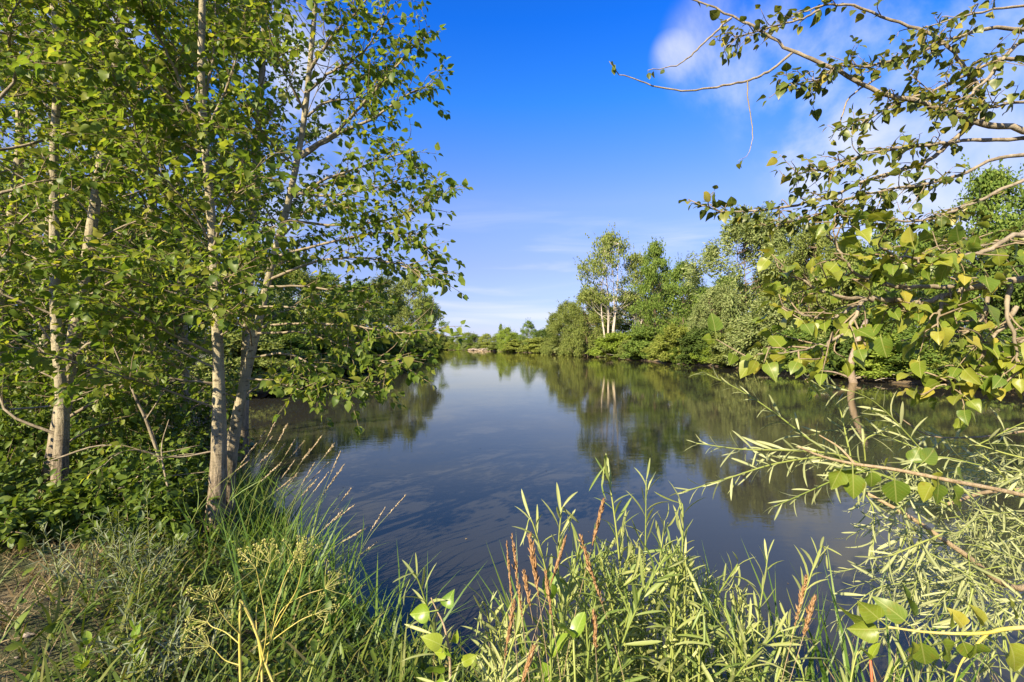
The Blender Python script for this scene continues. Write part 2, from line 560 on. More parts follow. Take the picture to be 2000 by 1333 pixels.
def axis(segs):
    out = [segs[0][0]]
    for a, b, st in segs:
        n = max(1, int(round((b - a) / st)))
        out += list(np.linspace(a, b, n + 1)[1:])
    return np.array(out)


gx = axis([(-3500, -500, 500), (-500, -60, 22), (-60, -14, 1.4), (-14, 8, .2), (8, 34, .7), (34, 80, 4), (80, 500, 30), (500, 3500, 500)])
gy = axis([(-600, -60, 90), (-60, -6, 6), (-6, 0, .6), (0, 14, .2), (14, 40, .7), (40, 110, 1.6), (110, 360, 4), (360, 700, 40), (700, 5000, 600)])
X, Y = np.meshgrid(gx, gy)
Z = ground_z(X, Y)
nx, ny = len(gx), len(gy)
ii = (np.arange(ny - 1)[:, None] * nx + np.arange(nx - 1)[None]).ravel()
a = Acc()
a.add(np.stack([X.ravel(), Y.ravel(), Z.ravel()], -1), np.full(len(ii), 4), np.stack([ii, ii + 1, ii + nx + 1, ii + nx], -1).ravel())
m, T = new_mat('bank_soil')
g = T.new('ShaderNodeNewGeometry').outputs['Position']
gz = T.new('ShaderNodeSeparateXYZ', i0=g).outputs[2]
n1, n2, n3 = T.noise(g, .9, 5, .6), T.noise(g, 9, 6, .7), T.noise(g, 45, 4, .7)
soil = T.mix(T.rng(n2, .3, .7), (.085, .060, .036), (.17, .125, .075))
soil = T.mix(T.rng(n3, .45, .75, 0, .8), soil, (.22, .17, .11))
turf = T.mix(T.rng(n2, .35, .68), (.045, .065, .018), (.10, .10, .035))
lvl = T.rng(T.math('ADD', gz, T.math('MULTIPLY', n1, .5)), .62, .95)
col = T.mix(T.math('MULTIPLY', lvl, T.rng(n1, .25, .55)), soil, turf)
col = T.mix(T.rng(gz, .10, .01), col, (.045, .034, .022))          # wet soil at the waterline
T.l.new(col, T.b.inputs['Base Color'])
T.b.inputs['Roughness'].default_value = .95
bp = T.new('ShaderNodeBump', i0=.8, i1=.05, i3=T.math('ADD', n2, T.math('MULTIPLY', n3, .6)))
T.l.new(bp.outputs[0], T.b.inputs['Normal'])
a.build('ground', m, kind='structure')

m, T = new_mat('river_water')
g = T.new('ShaderNodeNewGeometry').outputs['Position']
big = T.noise(T.vmath('MULTIPLY', g, (.35, .8, 1)), .8, 3, .5, .4)
mid_ = T.noise(T.vmath('MULTIPLY', g, (1.0, 2.1, 1)), 2.3, 4, .55, .5)
fin = T.noise(T.vmath('MULTIPLY', g, (1.0, 1.9, 1)), 9.0, 3, .55, .3)
patch = T.rng(T.noise(T.vmath('MULTIPLY', g, (.25, .12, 1)), .55, 3, .5), .38, .64, .35, 1.0)
hgt = T.math('ADD', T.math('ADD', T.math('MULTIPLY', big, .55), T.math('MULTIPLY', mid_, .28)), T.math('MULTIPLY', fin, .05))
bp = T.new('ShaderNodeBump', i0=T.math('MULTIPLY', patch, .038), i1=.22, i3=hgt)
body = T.new('ShaderNodeBsdfDiffuse', i0=(.030, .029, .023, 1))
gl = T.new('ShaderNodeBsdfAnisotropic', i0=(1.0, .95, .78, 1))     # slightly warm mirror, tinted to take blue out of the reflected sky
gl.inputs['Roughness'].default_value = .012
T.l.new(bp.outputs[0], gl.inputs['Normal'])
fr = T.new('ShaderNodeFresnel', i0=1.333)
T.l.new(bp.outputs[0], fr.inputs['Normal'])
ms = T.new('ShaderNodeMixShader', i0=fr.outputs[0], i1=body.outputs[0], i2=gl.outputs[0])
T.l.new(ms.outputs[0], T.out.inputs[0])
a = Acc()
a.add([(-420, 2, 0), (60, 2, 0), (60, 345, 0), (-420, 345, 0)], [4], [0, 1, 2, 3])
a.build('river_water', m, kind='structure')


# ------------------------------------------------------------------ far trees and shrubs
def crown_points(kind, r):
    """clump centres and sizes in a unit crown: height 1, half width .5"""
    out = []
    if kind == 'round':
        n, lo = 120, .16
        prof = lambda t: .5 * (math.sin(PI * min(1, (t * .92 + .08)) ** .8) ** .65)
        sz = .075
    elif kind == 'tall':
        n, lo = 115, .12
        prof = lambda t: .5 * (1 - t) ** .55 * min(1, t * 5 + .35)
        sz = .062
    elif kind == 'open':       # an open top on bare stems
        n, lo = 84, .40
        prof = lambda t: .5 * math.sin(PI * (t * .80 + .16)) ** .9 * (1 - .18 * t)
        sz = .058
    elif kind == 'willow':
        n, lo = 132, .06
        prof = lambda t: .5 * (math.sin(PI * min(1, t * .74 + .24)) ** .6)
        sz = .072
    else:                       # shrub
        n, lo = 80, .03
        prof = lambda t: .5 * math.sqrt(max(0, 1 - t * t)) * (.86 + .14 * math.sin(9 * t))
        sz = .105
    lobes = r.uniform(.72, 1.15, 9)
    while len(out) < n:
        t = r.random()
        az = r.random() * 2 * PI
        lb = lobes[int((az / (2 * PI) * 6 + t * 3)) % 9]
        rad = prof(t) * lb * (r.random() ** .42)
        if rad < .22 * prof(t) and t < .8:
            continue
        out.append((rad * math.cos(az), rad * math.sin(az), lo + (1 - lo) * t * .97, sz * r.uniform(.7, 1.35)))
    return out


def far_proto(name, kind, seed, leaves, leaf_size, H, stems=1, bark='bark_dark', trunk_r=.012, lift=0.0):
    """meshes of a unit tree that stands on its origin: (stem mesh, crown arrays)"""
    r = np.random.default_rng(seed)
    pts = crown_points(kind, r)
    wood = Acc()
    tops = []
    for s in range(stems):
        az = r.random() * 2 * PI
        lean = .02 if stems == 1 else r.uniform(.05, .2)
        base = np.array([math.cos(az), math.sin(az), 0]) * (0 if stems == 1 else .03)
        tip = np.array([math.cos(az) * lean, math.sin(az) * lean, r.uniform(.80, .93)])
        mid = (base + tip) / 2 + r.normal(0, .025, 3)
        sp = spline([base, base * .6 + mid * .4 + r.normal(0, .01, 3), mid, tip], 6)
        sp[0, 2] = -.03
        tube(wood, sp, trunk_r, trunk_r * .1, 6, knob=.08)
        tops.append(sp)
    pos, drs, nrs, szs = [], [], [], []
    for q, (cx, cy_, cz, cs) in enumerate(pts):
        sp = tops[q % len(tops)]
        c = np.array([cx, cy_, cz])
        k = min(len(sp) - 1, int(np.searchsorted(sp[:, 2], max(.05, cz - .10 - .35 * math.hypot(cx, cy_)))))
        a0 = sp[k]
        if kind != 'shrub' or q % 3 == 0:
            bend = (a0 + c) / 2 + np.array([0, 0, -.02]) + r.normal(0, .015, 3)
            tube(wood, spline([a0, bend, c], 3), trunk_r * (.12 if kind == 'open' else .2), trunk_r * .04, 4)
        n = int(leaves * (cs / .075) ** 1.3)
        d = nrm(r.normal(0, 1, (n, 3)))
        rad = r.random(n) ** .45
        ell = np.array([1.25, 1.25, .72]) if kind != 'willow' else np.array([.85, .85, 1.1])
        p = c + d * rad[:, None] * cs * ell
        outw = nrm(np.array([cx, cy_, .3 * (cz - .4)]) + 1e-3)
        if kind == 'willow':
            # strands of narrow leaves that sweep outward and hang
            dirs = nrm(outw * .7 + np.array([0, 0, -.35]) + r.normal(0, .42, (n, 3)))
        elif kind in ('tall', 'open'):
            dirs = nrm(outw * .7 + np.array([0, 0, .6]) + r.normal(0, .6, (n, 3)))
        else:
            dirs = nrm(outw * .5 + r.normal(0, .8, (n, 3)))
        pos.append(p)
        drs.append(dirs)
        nrs.append(nrm(d * 1.1 + outw * .8 + np.array([0, 0, .45]) + r.normal(0, .4, (n, 3))))
        szs.append(np.full(n, leaf_size / H) * r.uniform(.65, 1.4, n))
    # stray sprays that break the outline
    for q in range(46):
        cx, cy_, cz, cs = pts[r.integers(len(pts))]
        c = np.array([cx, cy_, cz])
        outw = nrm(np.array([cx * 2, cy_ * 2, (cz - .45)]) + r.normal(0, .25, 3))
        L = r.uniform(.05, .12)
        n = 16
        t = r.random(n)
        drop = -.35 if kind == 'willow' else .12
        pos.append(c + outw * (cs * .9 + t[:, None] * L) + np.array([0, 0, drop]) * (t[:, None] ** 2) * L + r.normal(0, .006, (n, 3)))
        drs.append(nrm(outw + r.normal(0, .5, (n, 3))))
        nrs.append(nrm(r.normal(0, .6, (n, 3)) + np.array([0, 0, 1])))
        szs.append(np.full(n, leaf_size / H) * r.uniform(.6, 1.1, n))
    leaf = Acc()
    wid = .5 if kind == 'willow' else 1.0
    scatter(leaf, T_FAR, np.concatenate(pos), np.concatenate(drs), np.concatenate(nrs), np.concatenate(szs), wid, r.random(sum(len(x) for x in pos)))
    return wood.mesh('trunk', M[bark]), leaf.mesh('crown', None, smooth=False)


PROTO = {
    'roundA': far_proto('roundA', 'round', 1, 120, .26, 12), 'roundB': far_proto('roundB', 'round', 2, 120, .25, 12),
    'roundC': far_proto('roundC', 'round', 3, 110, .26, 10, stems=2),
    'tallA': far_proto('tallA', 'tall', 4, 110, .26, 13), 'tallB': far_proto('tallB', 'tall', 5, 110, .26, 13),
    'openA': far_proto('openA', 'open', 6, 105, .38, 20, stems=5, bark='bark_white', trunk_r=.017),
    'willowA': far_proto('willowA', 'willow', 7, 190, .32, 12, stems=2), 'willowB': far_proto('willowB', 'willow', 8, 190, .32, 12, stems=3),
    'shrubA': far_proto('shrubA', 'shrub', 9, 120, .16, 4, stems=4, trunk_r=.014), 'shrubB': far_proto('shrubB', 'shrub', 10, 120, .17, 4, stems=4, trunk_r=.014),
    'shrubC': far_proto('shrubC', 'willow', 11, 110, .24, 4.5, stems=4, trunk_r=.014),
}


def far_tree(proto, colour, x, y, H, Wd, label, name='bank_tree', cat='tree', group=None, rot=None, dz=-.05):
    root = thing(name, label, cat, (x, y, float(ground_z(x, y)) + dz), group)
    rot = rng.random() * 2 * PI if rot is None else rot
    wood, leaf = PROTO[proto]
    for nm, me, mt in (('stem' if cat == 'shrub' else 'trunk', wood, None), ('foliage' if cat == 'shrub' else 'crown', leaf, M['far_' + colour])):
        if mt is not None and (not me.materials):
            me.materials.append(mt)
        o = bpy.data.objects.new(nm, me)
        COL.objects.link(o)
        o.parent = root
        o.rotation_euler = (0, 0, rot)
        o.scale = (Wd, Wd, H)
        if mt is not None:
            o.material_slots[0].link = 'OBJECT'
            o.material_slots[0].material = mt
    return root


def far_px(proto, colour, px, top, d, wpx, label, **kw):
    p = P(px, top, d)
    gz_ = float(ground_z(p[0], d))
    return far_tree(proto, colour, p[0], d, p[2] - gz_, wpx / 1000 * d, label, **kw)


def bank_d(px, d0, inland):
    """depth at which the line of sight through px reaches the far bank"""
    d = np.arange(d0, 330, .25)
    sd_ = shore_dist((px - 1000) / 1000 * d, d)
    wet = np.argmax(sd_ < 0)
    k = wet + np.argmax(sd_[wet:] > inland)
    return float(d[k])


RB = 'trees along the right bank'
for row in (
    ('openA', 'olive', 1192, 458, 108, 160, 'tall open tree with bare white trunks rising above the right bank'),
    ('openA', 'olive', 1245, 500, 112, 120, 'thin pale-stemmed tree just behind the white-trunked tree'),
    ('tallA', 'green', 1278, 474, 95, 130, 'dense green tree with a pointed top, right of the white-trunked tree'),
    ('roundB', 'green', 1332, 512, 88, 120, 'rounded mid-green tree beside the gap of sky on the right bank'),
    ('roundA', 'deep', 1372, 560, 92, 80, 'dark shaded tree at the foot of the sky gap'),
    ('willowA', 'willowy', 1468, 418, 70, 260, 'largest grey-green willow with a broad feathery crown on the right bank'),
    ('willowB', 'willowy', 1408, 560, 66, 130, 'lower grey-green willow in front of the big willow, on its left'),
    ('willowB', 'olive', 1570, 448, 62, 200, 'olive willow crown just right of the largest willow'),
    ('roundC', 'olive', 1655, 470, 58, 170, 'round olive tree behind the near drooping branch tips'),
    ('roundA', 'green', 1745, 440, 54, 190, 'broad green tree half hidden by the yellow-leaved branch'),
    ('tallB', 'green', 1835, 440, 47, 160, 'green tree with a pointed top near the right edge'),
    ('roundB', 'green', 1935, 335, 40, 260, 'tallest broadleaf tree at the right edge of the picture'),
    ('roundC', 'deep', 2060, 380, 38, 260, 'dark tree cut by the right edge of the picture'),
    ('willowA', 'olive', 1152, 566, 116, 120, 'olive tree sloping down to the left of the white trunks'),
    ('willowB', 'olive', 1112, 592, 136, 100, 'grey-olive willow stepping down towards the far bend'),
    ('tallA', 'olive', 1085, 612, 156, 64, 'small olive tree at the low end of the right bank slope'),
    ('roundA', 'green', 1032, 627, 196, 42, 'lone round tree standing above the far bushes'),
    ('roundB', 'bright', 990, 640, 205, 52, 'yellow-green tree beside the lone round far tree'),
    ('tallB', 'green', 978, 634, 225, 26, 'narrow dark tree rising behind the far yellow-green tree'),
):
    far_px(*row, group=RB)
SB = 'shrubs along the right bank'
for row in (
    ('shrubC', 'willowy', 1128, 640, 132, 90, 'grey-green waterside willow bush below the olive slope'),
    ('shrubA', 'olive', 1085, 655, 150, 70, 'olive waterside bush near the low end of the bank'),
    ('shrubB', 'yellow', 1052, 660, 168, 80, 'wide yellow-green bush at the far bend'),
    ('shrubA', 'yellow', 1012, 664, 186, 70, 'pale yellow bush under the lone round far tree'),
    ('shrubB', 'olive', 975, 668, 200, 60, 'small olive bush at the far waterline'),
    ('shrubA', 'bright', 1206, 652, 92, 110, 'bright green shrub at the foot of the white trunks'),
    ('shrubC', 'willowy', 1158, 660, 104, 70, 'pale willow shrub left of the bright green shrub'),
    ('shrubB', 'green', 1262, 640, 84, 90, 'deep green shrub right of the white trunks'),
    ('shrubC', 'yellow', 1318, 638, 72, 110, 'yellow-green feathery shrub leaning over the right waterline'),
    ('shrubB', 'deep', 1372, 640, 70, 90, 'dark hollow shrub between the yellow shrub and the willow'),
    ('shrubC', 'olive', 1440, 640, 60, 110, 'olive willow shrub under the largest willow'),
    ('shrubA', 'bright', 1415, 690, 57, 70, 'small bright shrub low on the bank under the largest willow'),
    ('shrubC', 'willowy', 1498, 590, 54, 150, 'pale grey arching shrub behind the tip of the willow branch'),
    ('shrubB', 'green', 1560, 640, 47, 120, 'green shrub left of the leaning bare trunk'),
    ('shrubA', 'bright', 1618, 668, 40.5, 110, 'bright lime shrub touching the leaning bare trunk'),
    ('shrubB', 'deep', 1672, 600, 43, 130, 'dark shrub just behind the leaning bare trunk'),
    ('shrubA', 'bright', 1738, 655, 38.5, 130, 'bright leafy shrub right of the leaning bare trunk'),
    ('shrubB', 'green', 1815, 640, 35, 150, 'green mound of shrub under the yellow-leaved branch'),
    ('shrubA', 'olive', 1892, 655, 33, 130, 'olive shrub near the right edge at the waterline'),
    ('shrubB', 'green', 1970, 640, 31, 160, 'rightmost green shrub on the far bank'),
):
    row = list(row)
    d_new = bank_d(row[2], 18, .55)
    row[5] = row[5] * max(.8, min(1.25, row[4] / d_new))
    row[4] = d_new
    far_px(*row, name='bank_shrub', cat='shrub', group=SB)
# a second rank behind, which closes the gaps
for k, (px, top, d) in enumerate(((1130, 615, 160), (1180, 600, 140), (1230, 570, 125), (1300, 555, 118), (1360, 580, 112), (1420, 540, 105), (1500, 520, 95), (1590, 510, 88), (1680, 500, 80), (1770, 490, 72), (1860, 470, 66), (1960, 450, 60))):
    far_px(('roundA', 'roundB', 'tallA', 'roundC')[k % 4], ('deep', 'green')[k % 2], px, top, d, 150, 'tree of the back rank showing through gaps on the right bank', group='back rank of trees on the right bank')
FB = 'low trees at the far end of the river'
for k, (px, top, d, w) in enumerate(((862, 652, 300, 40), (893, 648, 310, 52), (925, 655, 305, 44), (950, 652, 290, 36), (968, 656, 262, 30), (1005, 650, 300, 50), (1060, 645, 300, 60), (840, 645, 330, 60), (915, 650, 360, 60), (985, 648, 350, 60))):
    far_px(('roundB', 'roundA', 'willowA', 'roundC')[k % 4], ('olive', 'bright', 'green', 'yellow')[k % 4], px, top, d, w, 'low tree in the row that closes the far end of the river', group=FB)
for k, (px, top, d, w) in enumerate(((880, 668, 296, 30), (905, 670, 288, 34), (932, 672, 270, 26), (952, 668, 255, 30))):
    far_px(('shrubA', 'shrubB')[k % 2], ('yellow', 'willowy', 'olive')[k % 3], px, top, d, w, 'little bush on the far waterline beside the pale rocks', name='bank_shrub', cat='shrub', group='bushes at the far waterline')
LB = 'trees along the left bank'
for row in (
    ('roundB', 'green', 838, 584, 140, 72, 'dark tree at the tip of the left bank, over the water'),
    ('roundA', 'olive', 800, 535, 112, 110, 'sunlit round tree near the tip of the left bank'),
    ('willowB', 'olive', 748, 545, 90, 130, 'light olive tree behind the cottonwood twig ends'),
    ('roundC', 'green', 700, 550, 74, 140, 'green left-bank tree seen between the drooping twigs'),
    ('roundA', 'green', 640, 535, 60, 160, 'broad left-bank tree right of the forked cottonwood'),
    ('willowA', 'olive', 575, 520, 50, 180, 'olive left-bank tree directly behind the leaning cottonwood stem'),
    ('roundB', 'green', 490, 470, 40, 220, 'left-bank tree behind the forked cottonwood trunk'),
):
    far_px(*row, group=LB)
for k, (px, top, d, w) in enumerate(((380, 430, 34, 260), (270, 400, 31, 280), (150, 380, 28, 300), (30, 350, 25, 320), (-110, 350, 23, 320))):
    far_px(('roundA', 'roundC', 'tallB')[k % 3], ('green', 'deep', 'green')[k % 3], px, top, d, w, 'tree glimpsed in the dim wood behind the left cottonwoods', group='wood behind the left cottonwoods')
for k, (px, top, d, w) in enumerate(((860, 655, 146, 40), (835, 660, 128, 60), (800, 660, 105, 80), (760, 655, 86, 100), (715, 650, 70, 120), (665, 650, 57, 130), (610, 650, 46, 150), (545, 650, 37, 180), (470, 650, 31, 200))):
    far_px(('shrubA', 'shrubC', 'shrubB')[k % 3], ('deep', 'green', 'olive')[k % 3], px, top, bank_d(px, 16, .5), w, 'shaded bush overhanging the left bank, %s counted back from its far tip' % ('first', 'second', 'third', 'fourth', 'fifth', 'sixth', 'seventh', 'eighth', 'ninth')[k], name='bank_shrub', cat='shrub', group='bushes on the left bank')

# continuous low growth that hangs over both waterlines
for side, k0, k1 in (('right', 18, 27), ('left', 0, 5)):
    for k in range(k0, k1):
        A, B = SHORE[k], SHORE[k + 1]
        Ls = np.hypot(*(B - A))
        stp = 2.6 + .012 * min(A[1], B[1])
        for q in range(int(Ls / stp)):
            c = A + (B - A) * (q + rng.random()) / (Ls / stp)
            nv = np.array([(B - A)[1], -(B - A)[0]]) / Ls
            c = c + nv * rng.uniform(.5, 1.2)
            if side == 'left' and c[0] < -45 or c[0] < -60:
                continue
            H_ = rng.uniform(1.5, 3.6)
            far_tree(('shrubA', 'shrubB', 'shrubC')[int(rng.integers(3))], ('olive', 'bright', 'green', 'yellow', 'willowy')[int(rng.integers(5))] if side == 'right' else ('green', 'olive', 'deep')[int(rng.integers(3))],
                     c[0], c[1], H_, rng.uniform(3.2, 5.2), 'low bush in the unbroken fringe of the %s waterline' % side, name='bank_shrub', cat='shrub', group='fringe of low bushes along the %s waterline' % side, dz=-.25)

# leaning bare trunk on the right bank and dead wood along the waterline
dL = bank_d(1665, 18, 0) - 2.8
t = thing('leaning_trunk', 'bare pale brown trunk leaning out of the right bank, mirrored in the water', 'tree trunk', P(1668, 742, dL))
wl = HOR + CAMZ / dL * 1000          # row of the waterline at that depth
a = Acc()
tube(a, spline([P(1669, wl + 8, dL), P(1662, wl - 18, dL), P(1664, wl - 46, dL), P(1678, wl - 88, dL), P(1692, wl - 122, dL + .8)], 5), .26, .13, 8, knob=.1)
a.build('trunk', M['bark_lean'], t)
for e in ((P(1668, wl - 6, dL), P(1630, wl - 20, dL), P(1590, wl - 24, dL)), (P(1668, wl - 8, dL), P(1700, wl - 12, dL), P(1735, wl + 1, dL - .2))):
    a = Acc()
    tube(a, spline(e, 4), .09, .035, 5)
    a.build('root', M['bark_lean'], t)
for k in range(46):
    u = rng.random()
    i0 = rng.integers(19, 24)
    q = SHORE[i0] * (1 - u) + SHORE[i0 + 1] * u + np.array([.25, 0])
    c = np.array([q[0], q[1], .12 + rng.random() * .3])
    dv = np.array([-.5 - rng.random(), rng.normal(0, .8), rng.uniform(-.25, .5)])
    o = Acc()
    L = rng.uniform(.6, 2.2)
    tube(o, spline([c + np.array([.5, 0, 0]), c + dv * L * .5 + np.array([0, 0, .15]), c + dv * L], 3), .035, .012, 4)
    ob = o.build('driftwood', M['bark_far' if k % 3 else 'bark_dark'], base=c)
    ob['label'], ob['category'], ob['group'] = 'dead branch caught along the brown foot of the right bank', 'branch', 'dead branches on the right waterline'
# pale rocks at the far bend
def rock_mesh(seed):
    r = np.random.default_rng(seed)
    import bmesh
    bm = bmesh.new()
    bmesh.ops.create_icosphere(bm, subdivisions=2, radius=1)
    off = r.normal(0, 1, (3, 3))
    for v in bm.verts:
        c = v.co
        k = 1 + .22 * math.sin(c.x * 3 + off[0, 0]) + .2 * math.sin(c.y * 4 + off[1, 1]) + .15 * math.sin(c.z * 5 + off[2, 2])
        v.co = c * k
        v.co.z *= .6
    me = bpy.data.meshes.new('rock')
    bm.to_mesh(me)
    bm.free()
    me.materials.append(M['rock'])
    return me
M['rock'] = plain_mat('pale_rock', [(0, (.17, .135, .095)), (.5, (.25, .20, .15)), (1, (.33, .28, .22))], .9, scale=2.5)
rocks = [rock_mesh(k) for k in range(4)]
for k, (px, d, s) in enumerate(((918, 262, 1.1), (925, 258, 1.6), (931, 255, 1.0), (938, 252, 1.3), (946, 246, 1.8), (952, 242, 1.0), (958, 240, 1.2), (968, 232, .9), (978, 226, 1.1))):
    o = bpy.data.objects.new('rock', rocks[k % 4])
    COL.objects.link(o)
    o.location = ((px - 1000) / 1000 * d, d, .35)
    o.scale = (s * 1.3, s, s)
    o.rotation_euler = (0, 0, k * 1.3)
    o['label'], o['category'], o['group'] = 'pale tan rock at the waterline of the far bend', 'rock', 'rocks at the far bend'

# ------------------------------------------------------------------ near cottonwoods
def leaf_twig(pl, tw, pts, step, size, r0=.004, droop=.55, jit=.5, t0=.1):
    """a leafy twig: alternate leaves on stalks, hanging a little"""
    pts = np.asarray(pts)
    seg = np.linalg.norm(np.diff(pts, axis=0), axis=1)
    cum = np.concatenate([[0], np.cumsum(seg)])
    L = cum[-1]
    n = max(2, int(L / step))
    s = np.linspace(t0 * L, L, n) + rng.uniform(-.3, .3, n) * step
    s = np.clip(s, 0, L)
    p = np.stack([np.interp(s, cum, pts[:, k]) for k in range(3)], -1)
    tan = nrm(pts[-1] - pts[0])
    side = nrm(np.cross(tan, [0, 0, 1]) + 1e-6)
    up = np.cross(side, tan)
    ang = np.arange(n) * 2.4 + rng.random() * 6
    rad = np.cos(ang)[:, None] * side + np.sin(ang)[:, None] * up
    d = nrm(tan * .55 + rad * .8 + np.array([0, 0, -droop]) + rng.normal(0, jit * .5, (n, 3)))
    nr = nrm(np.array([0, 0, 1.0]) + rad * .35 + rng.normal(0, .45, (n, 3)))
    sz = size * np.clip(rng.normal(.92, .24, n), .4, 1.45)
    pl.add(p, d, nr, sz, rng.uniform(.85, 1.1, n))
    pl.add(pts[-1][None], nrm(tan + np.array([0, 0, -.3]))[None], np.array([[0, 0, 1.]]) + rng.normal(0, .4, (1, 3)), size * .8)
    if tw is not None:
        tube(tw, pts, r0, r0 * .4, 4)


def clothe(pl, tw, limb, size, n_tw, tl=(.25, .6), t_from=.25, step=.06, up=.25, flat=.5):
    """side twigs with leaves along a limb"""
    m = len(limb)
    for k in range(n_tw):
        t = t_from + (1 - t_from) * (k + rng.random()) / n_tw
        i = min(m - 2, int(t * (m - 1)))
        f = t * (m - 1) - i
        p = limb[i] * (1 - f) + limb[i + 1] * f
        tan = nrm(limb[min(m - 1, i + 2)] - limb[max(0, i - 1)])
        side = nrm(np.cross(tan, [0, 0, 1.0]) + 1e-6) * (1 if k % 2 else -1)
        d = nrm(tan * .75 + side * rng.uniform(.3, 1.0) + np.array([0, 0, rng.uniform(-.35, .55) + up * .4]) + rng.normal(0, .25, 3))
        L = rng.uniform(*tl) * (1.15 - .5 * t)
        q = [p, p + d * L * .5 + rng.normal(0, .02, 3), p + d * L + np.array([0, 0, -.12 * L]) + rng.normal(0, .03, 3)]
        leaf_twig(pl, tw, spline(q, 3), step, size)
    leaf_twig(pl, None, limb[int(m * .72):], step, size)


def rand_limb(p, az, el, L, bend=.12):
    d = np.array([math.cos(az) * math.cos(el), math.sin(az) * math.cos(el), math.sin(el)])
    s = nrm(np.cross(d, [0, 0, 1]))
    pts = [p]
    for k in range(1, 5):
        t = k / 4
        pts.append(p + d * L * t + np.array([0, 0, bend * L * (t - t * t * 1.5)]) + s * rng.normal(0, .05 * L) + rng.normal(0, .02 * L, 3))
    return spline(pts, 4)


def cottonwood(label, trunk, r0, r1, limbs=(), n_rand=20, z_rng=(1.3, 6.5), L_rng=(1.2, 2.2), size=.085, mat='cotton', az_rng=(0, 2 * PI), n_tw=25, cap=300, step=.046, group=None, name='cottonwood_tree', el=(.25, .85), tsides=12, bark='bark', radii=None, tl=(.25, .6)):
    trunk = spline(trunk, 8)
    root = thing(name, label, 'tree', trunk[0], group)
    a = Acc()
    n = len(trunk)
    rr = np.linspace(r0, r1, n) if radii is None else np.interp(np.linspace(0, 1, n), np.linspace(0, 1, len(radii)), radii)
    rr = rr * (1 + .6 * np.exp(-np.arange(n) / 2.0))
    tube(a, trunk, r0, r1, tsides, radii=rr * (1 + rng.normal(0, .025, n)))
    a.build('trunk', M[bark], root)
    pl = Plant(root, M[mat], T_COT_HI, T_COT, cap)
    tw = Acc()
    all_l = []
    for lb in limbs:
        pts, rad = lb[0], lb[1]
        all_l.append((spline(pts, 5), rad, lb[2] if len(lb) > 2 else None))
    for k in range(n_rand):
        z = z_rng[0] + (z_rng[1] - z_rng[0]) * (k + rng.random()) / n_rand
        i = min(n - 1, int(np.searchsorted(trunk[:, 2], z)))
        az = az_rng[0] + (az_rng[1] - az_rng[0]) * ((k * .618 + rng.random() * .2) % 1)
        all_l.append((rand_limb(trunk[i], az, rng.uniform(*el), rng.uniform(*L_rng)), rr[i] * rng.uniform(.14, .26), None))
    for pts, rad, k_tw in all_l:
        pts[1:-1] += rng.normal(0, min(rad * .35, .004), pts[1:-1].shape)      # small kinks at the nodes
        b = Acc()
        tube(b, pts, rad, rad * .22, 6, knob=.06)
        pl.owner = b.build('branch', M['branch'], root)
        L = np.linalg.norm(np.diff(pts, axis=0), axis=1).sum()
        if k_tw == 0:                          # bare tip with a leaf or two left
            for q in range(3):
                pl.add(pts[-1 - q][None], nrm(np.array([[rng.normal(0, .6), rng.normal(0, .6), -.8]])), nrm(rng.normal(0, 1, (1, 3))), size * .75)
            continue
        clothe(pl, tw, pts, size, k_tw if k_tw is not None else max(4, int(n_tw * L / 1.6)), step=step, tl=tl)
    if tw.v:
        tw.build('twigs', M['twig'], root, kind='stuff')
    return root, pl


D1 = 5.0
def L_(d0, d1, r, *px, tw=None):
    n = len(px)
    pts = [P(x, y, d0 + (d1 - d0) * k / (n - 1)) for k, (x, y) in enumerate(px)]
    return (pts, r, tw) if tw is not None else (pts, r)

t1 = [P(410, 1085, D1), P(425, 950, D1), P(428, 800, D1), P(424, 640, D1), P(416, 480, D1 + .05), P(405, 330, D1 + .1), P(394, 190, D1 + .1), P(394, 60, D1 + .1), P(400, -150, D1 + .2), P(410, -500, D1 + .3)]
cottonwood('pale main cottonwood trunk with a scarred base, upright at the water edge', t1, .115, .03,
           [L_(5.1, 4.2, .022, (400, 265), (370, 215), (340, 130), (290, 40), (270, -20)),
            L_(5.1, 4.6, .020, (395, 250), (330, 190), (250, 80), (205, 0)),
            L_(5.1, 4.5, .018, (400, 300), (330, 270), (250, 230), (170, 150)),
            L_(5.0, 4.2, .016, (415, 690), (330, 650), (240, 600), (150, 590)),
            L_(5.0, 4.3, .014, (420, 750), (330, 740), (250, 745), (160, 770)),
            L_(5.0, 4.0, .014, (420, 560), (330, 520), (250, 500)),
            L_(5.0, 3.9, .016, (418, 480), (440, 420), (470, 360), (500, 330)),
            L_(5.0, 4.0, .014, (424, 590), (460, 530), (500, 470), (540, 440)),
            L_(5.1, 5.6, .016, (396, 200), (415, 120), (420, 40), (425, -40)),
            L_(5.1, 5.2, .014, (400, 260), (440, 180), (470, 90), (520, 0)),
            L_(5.0, 4.4, .010, (425, 880), (330, 895), (250, 880), (170, 930), tw=4)],
           n_rand=22, z_rng=(1.4, 7.5), L_rng=(1.1, 2.0), size=.076, az_rng=(PI * .55, PI * 1.75), radii=[.092, .074, .05, .043, .039, .035, .03, .02])
D2 = 5.3
t2 = [P(440, 1060, D2), P(447, 930, D2), P(466, 800, D2), P(498, 660, D2), P(530, 520, D2), P(562, 400, D2), P(590, 260, D2), P(606, 120, D2), P(618, -20, D2), P(640, -300, D2)]
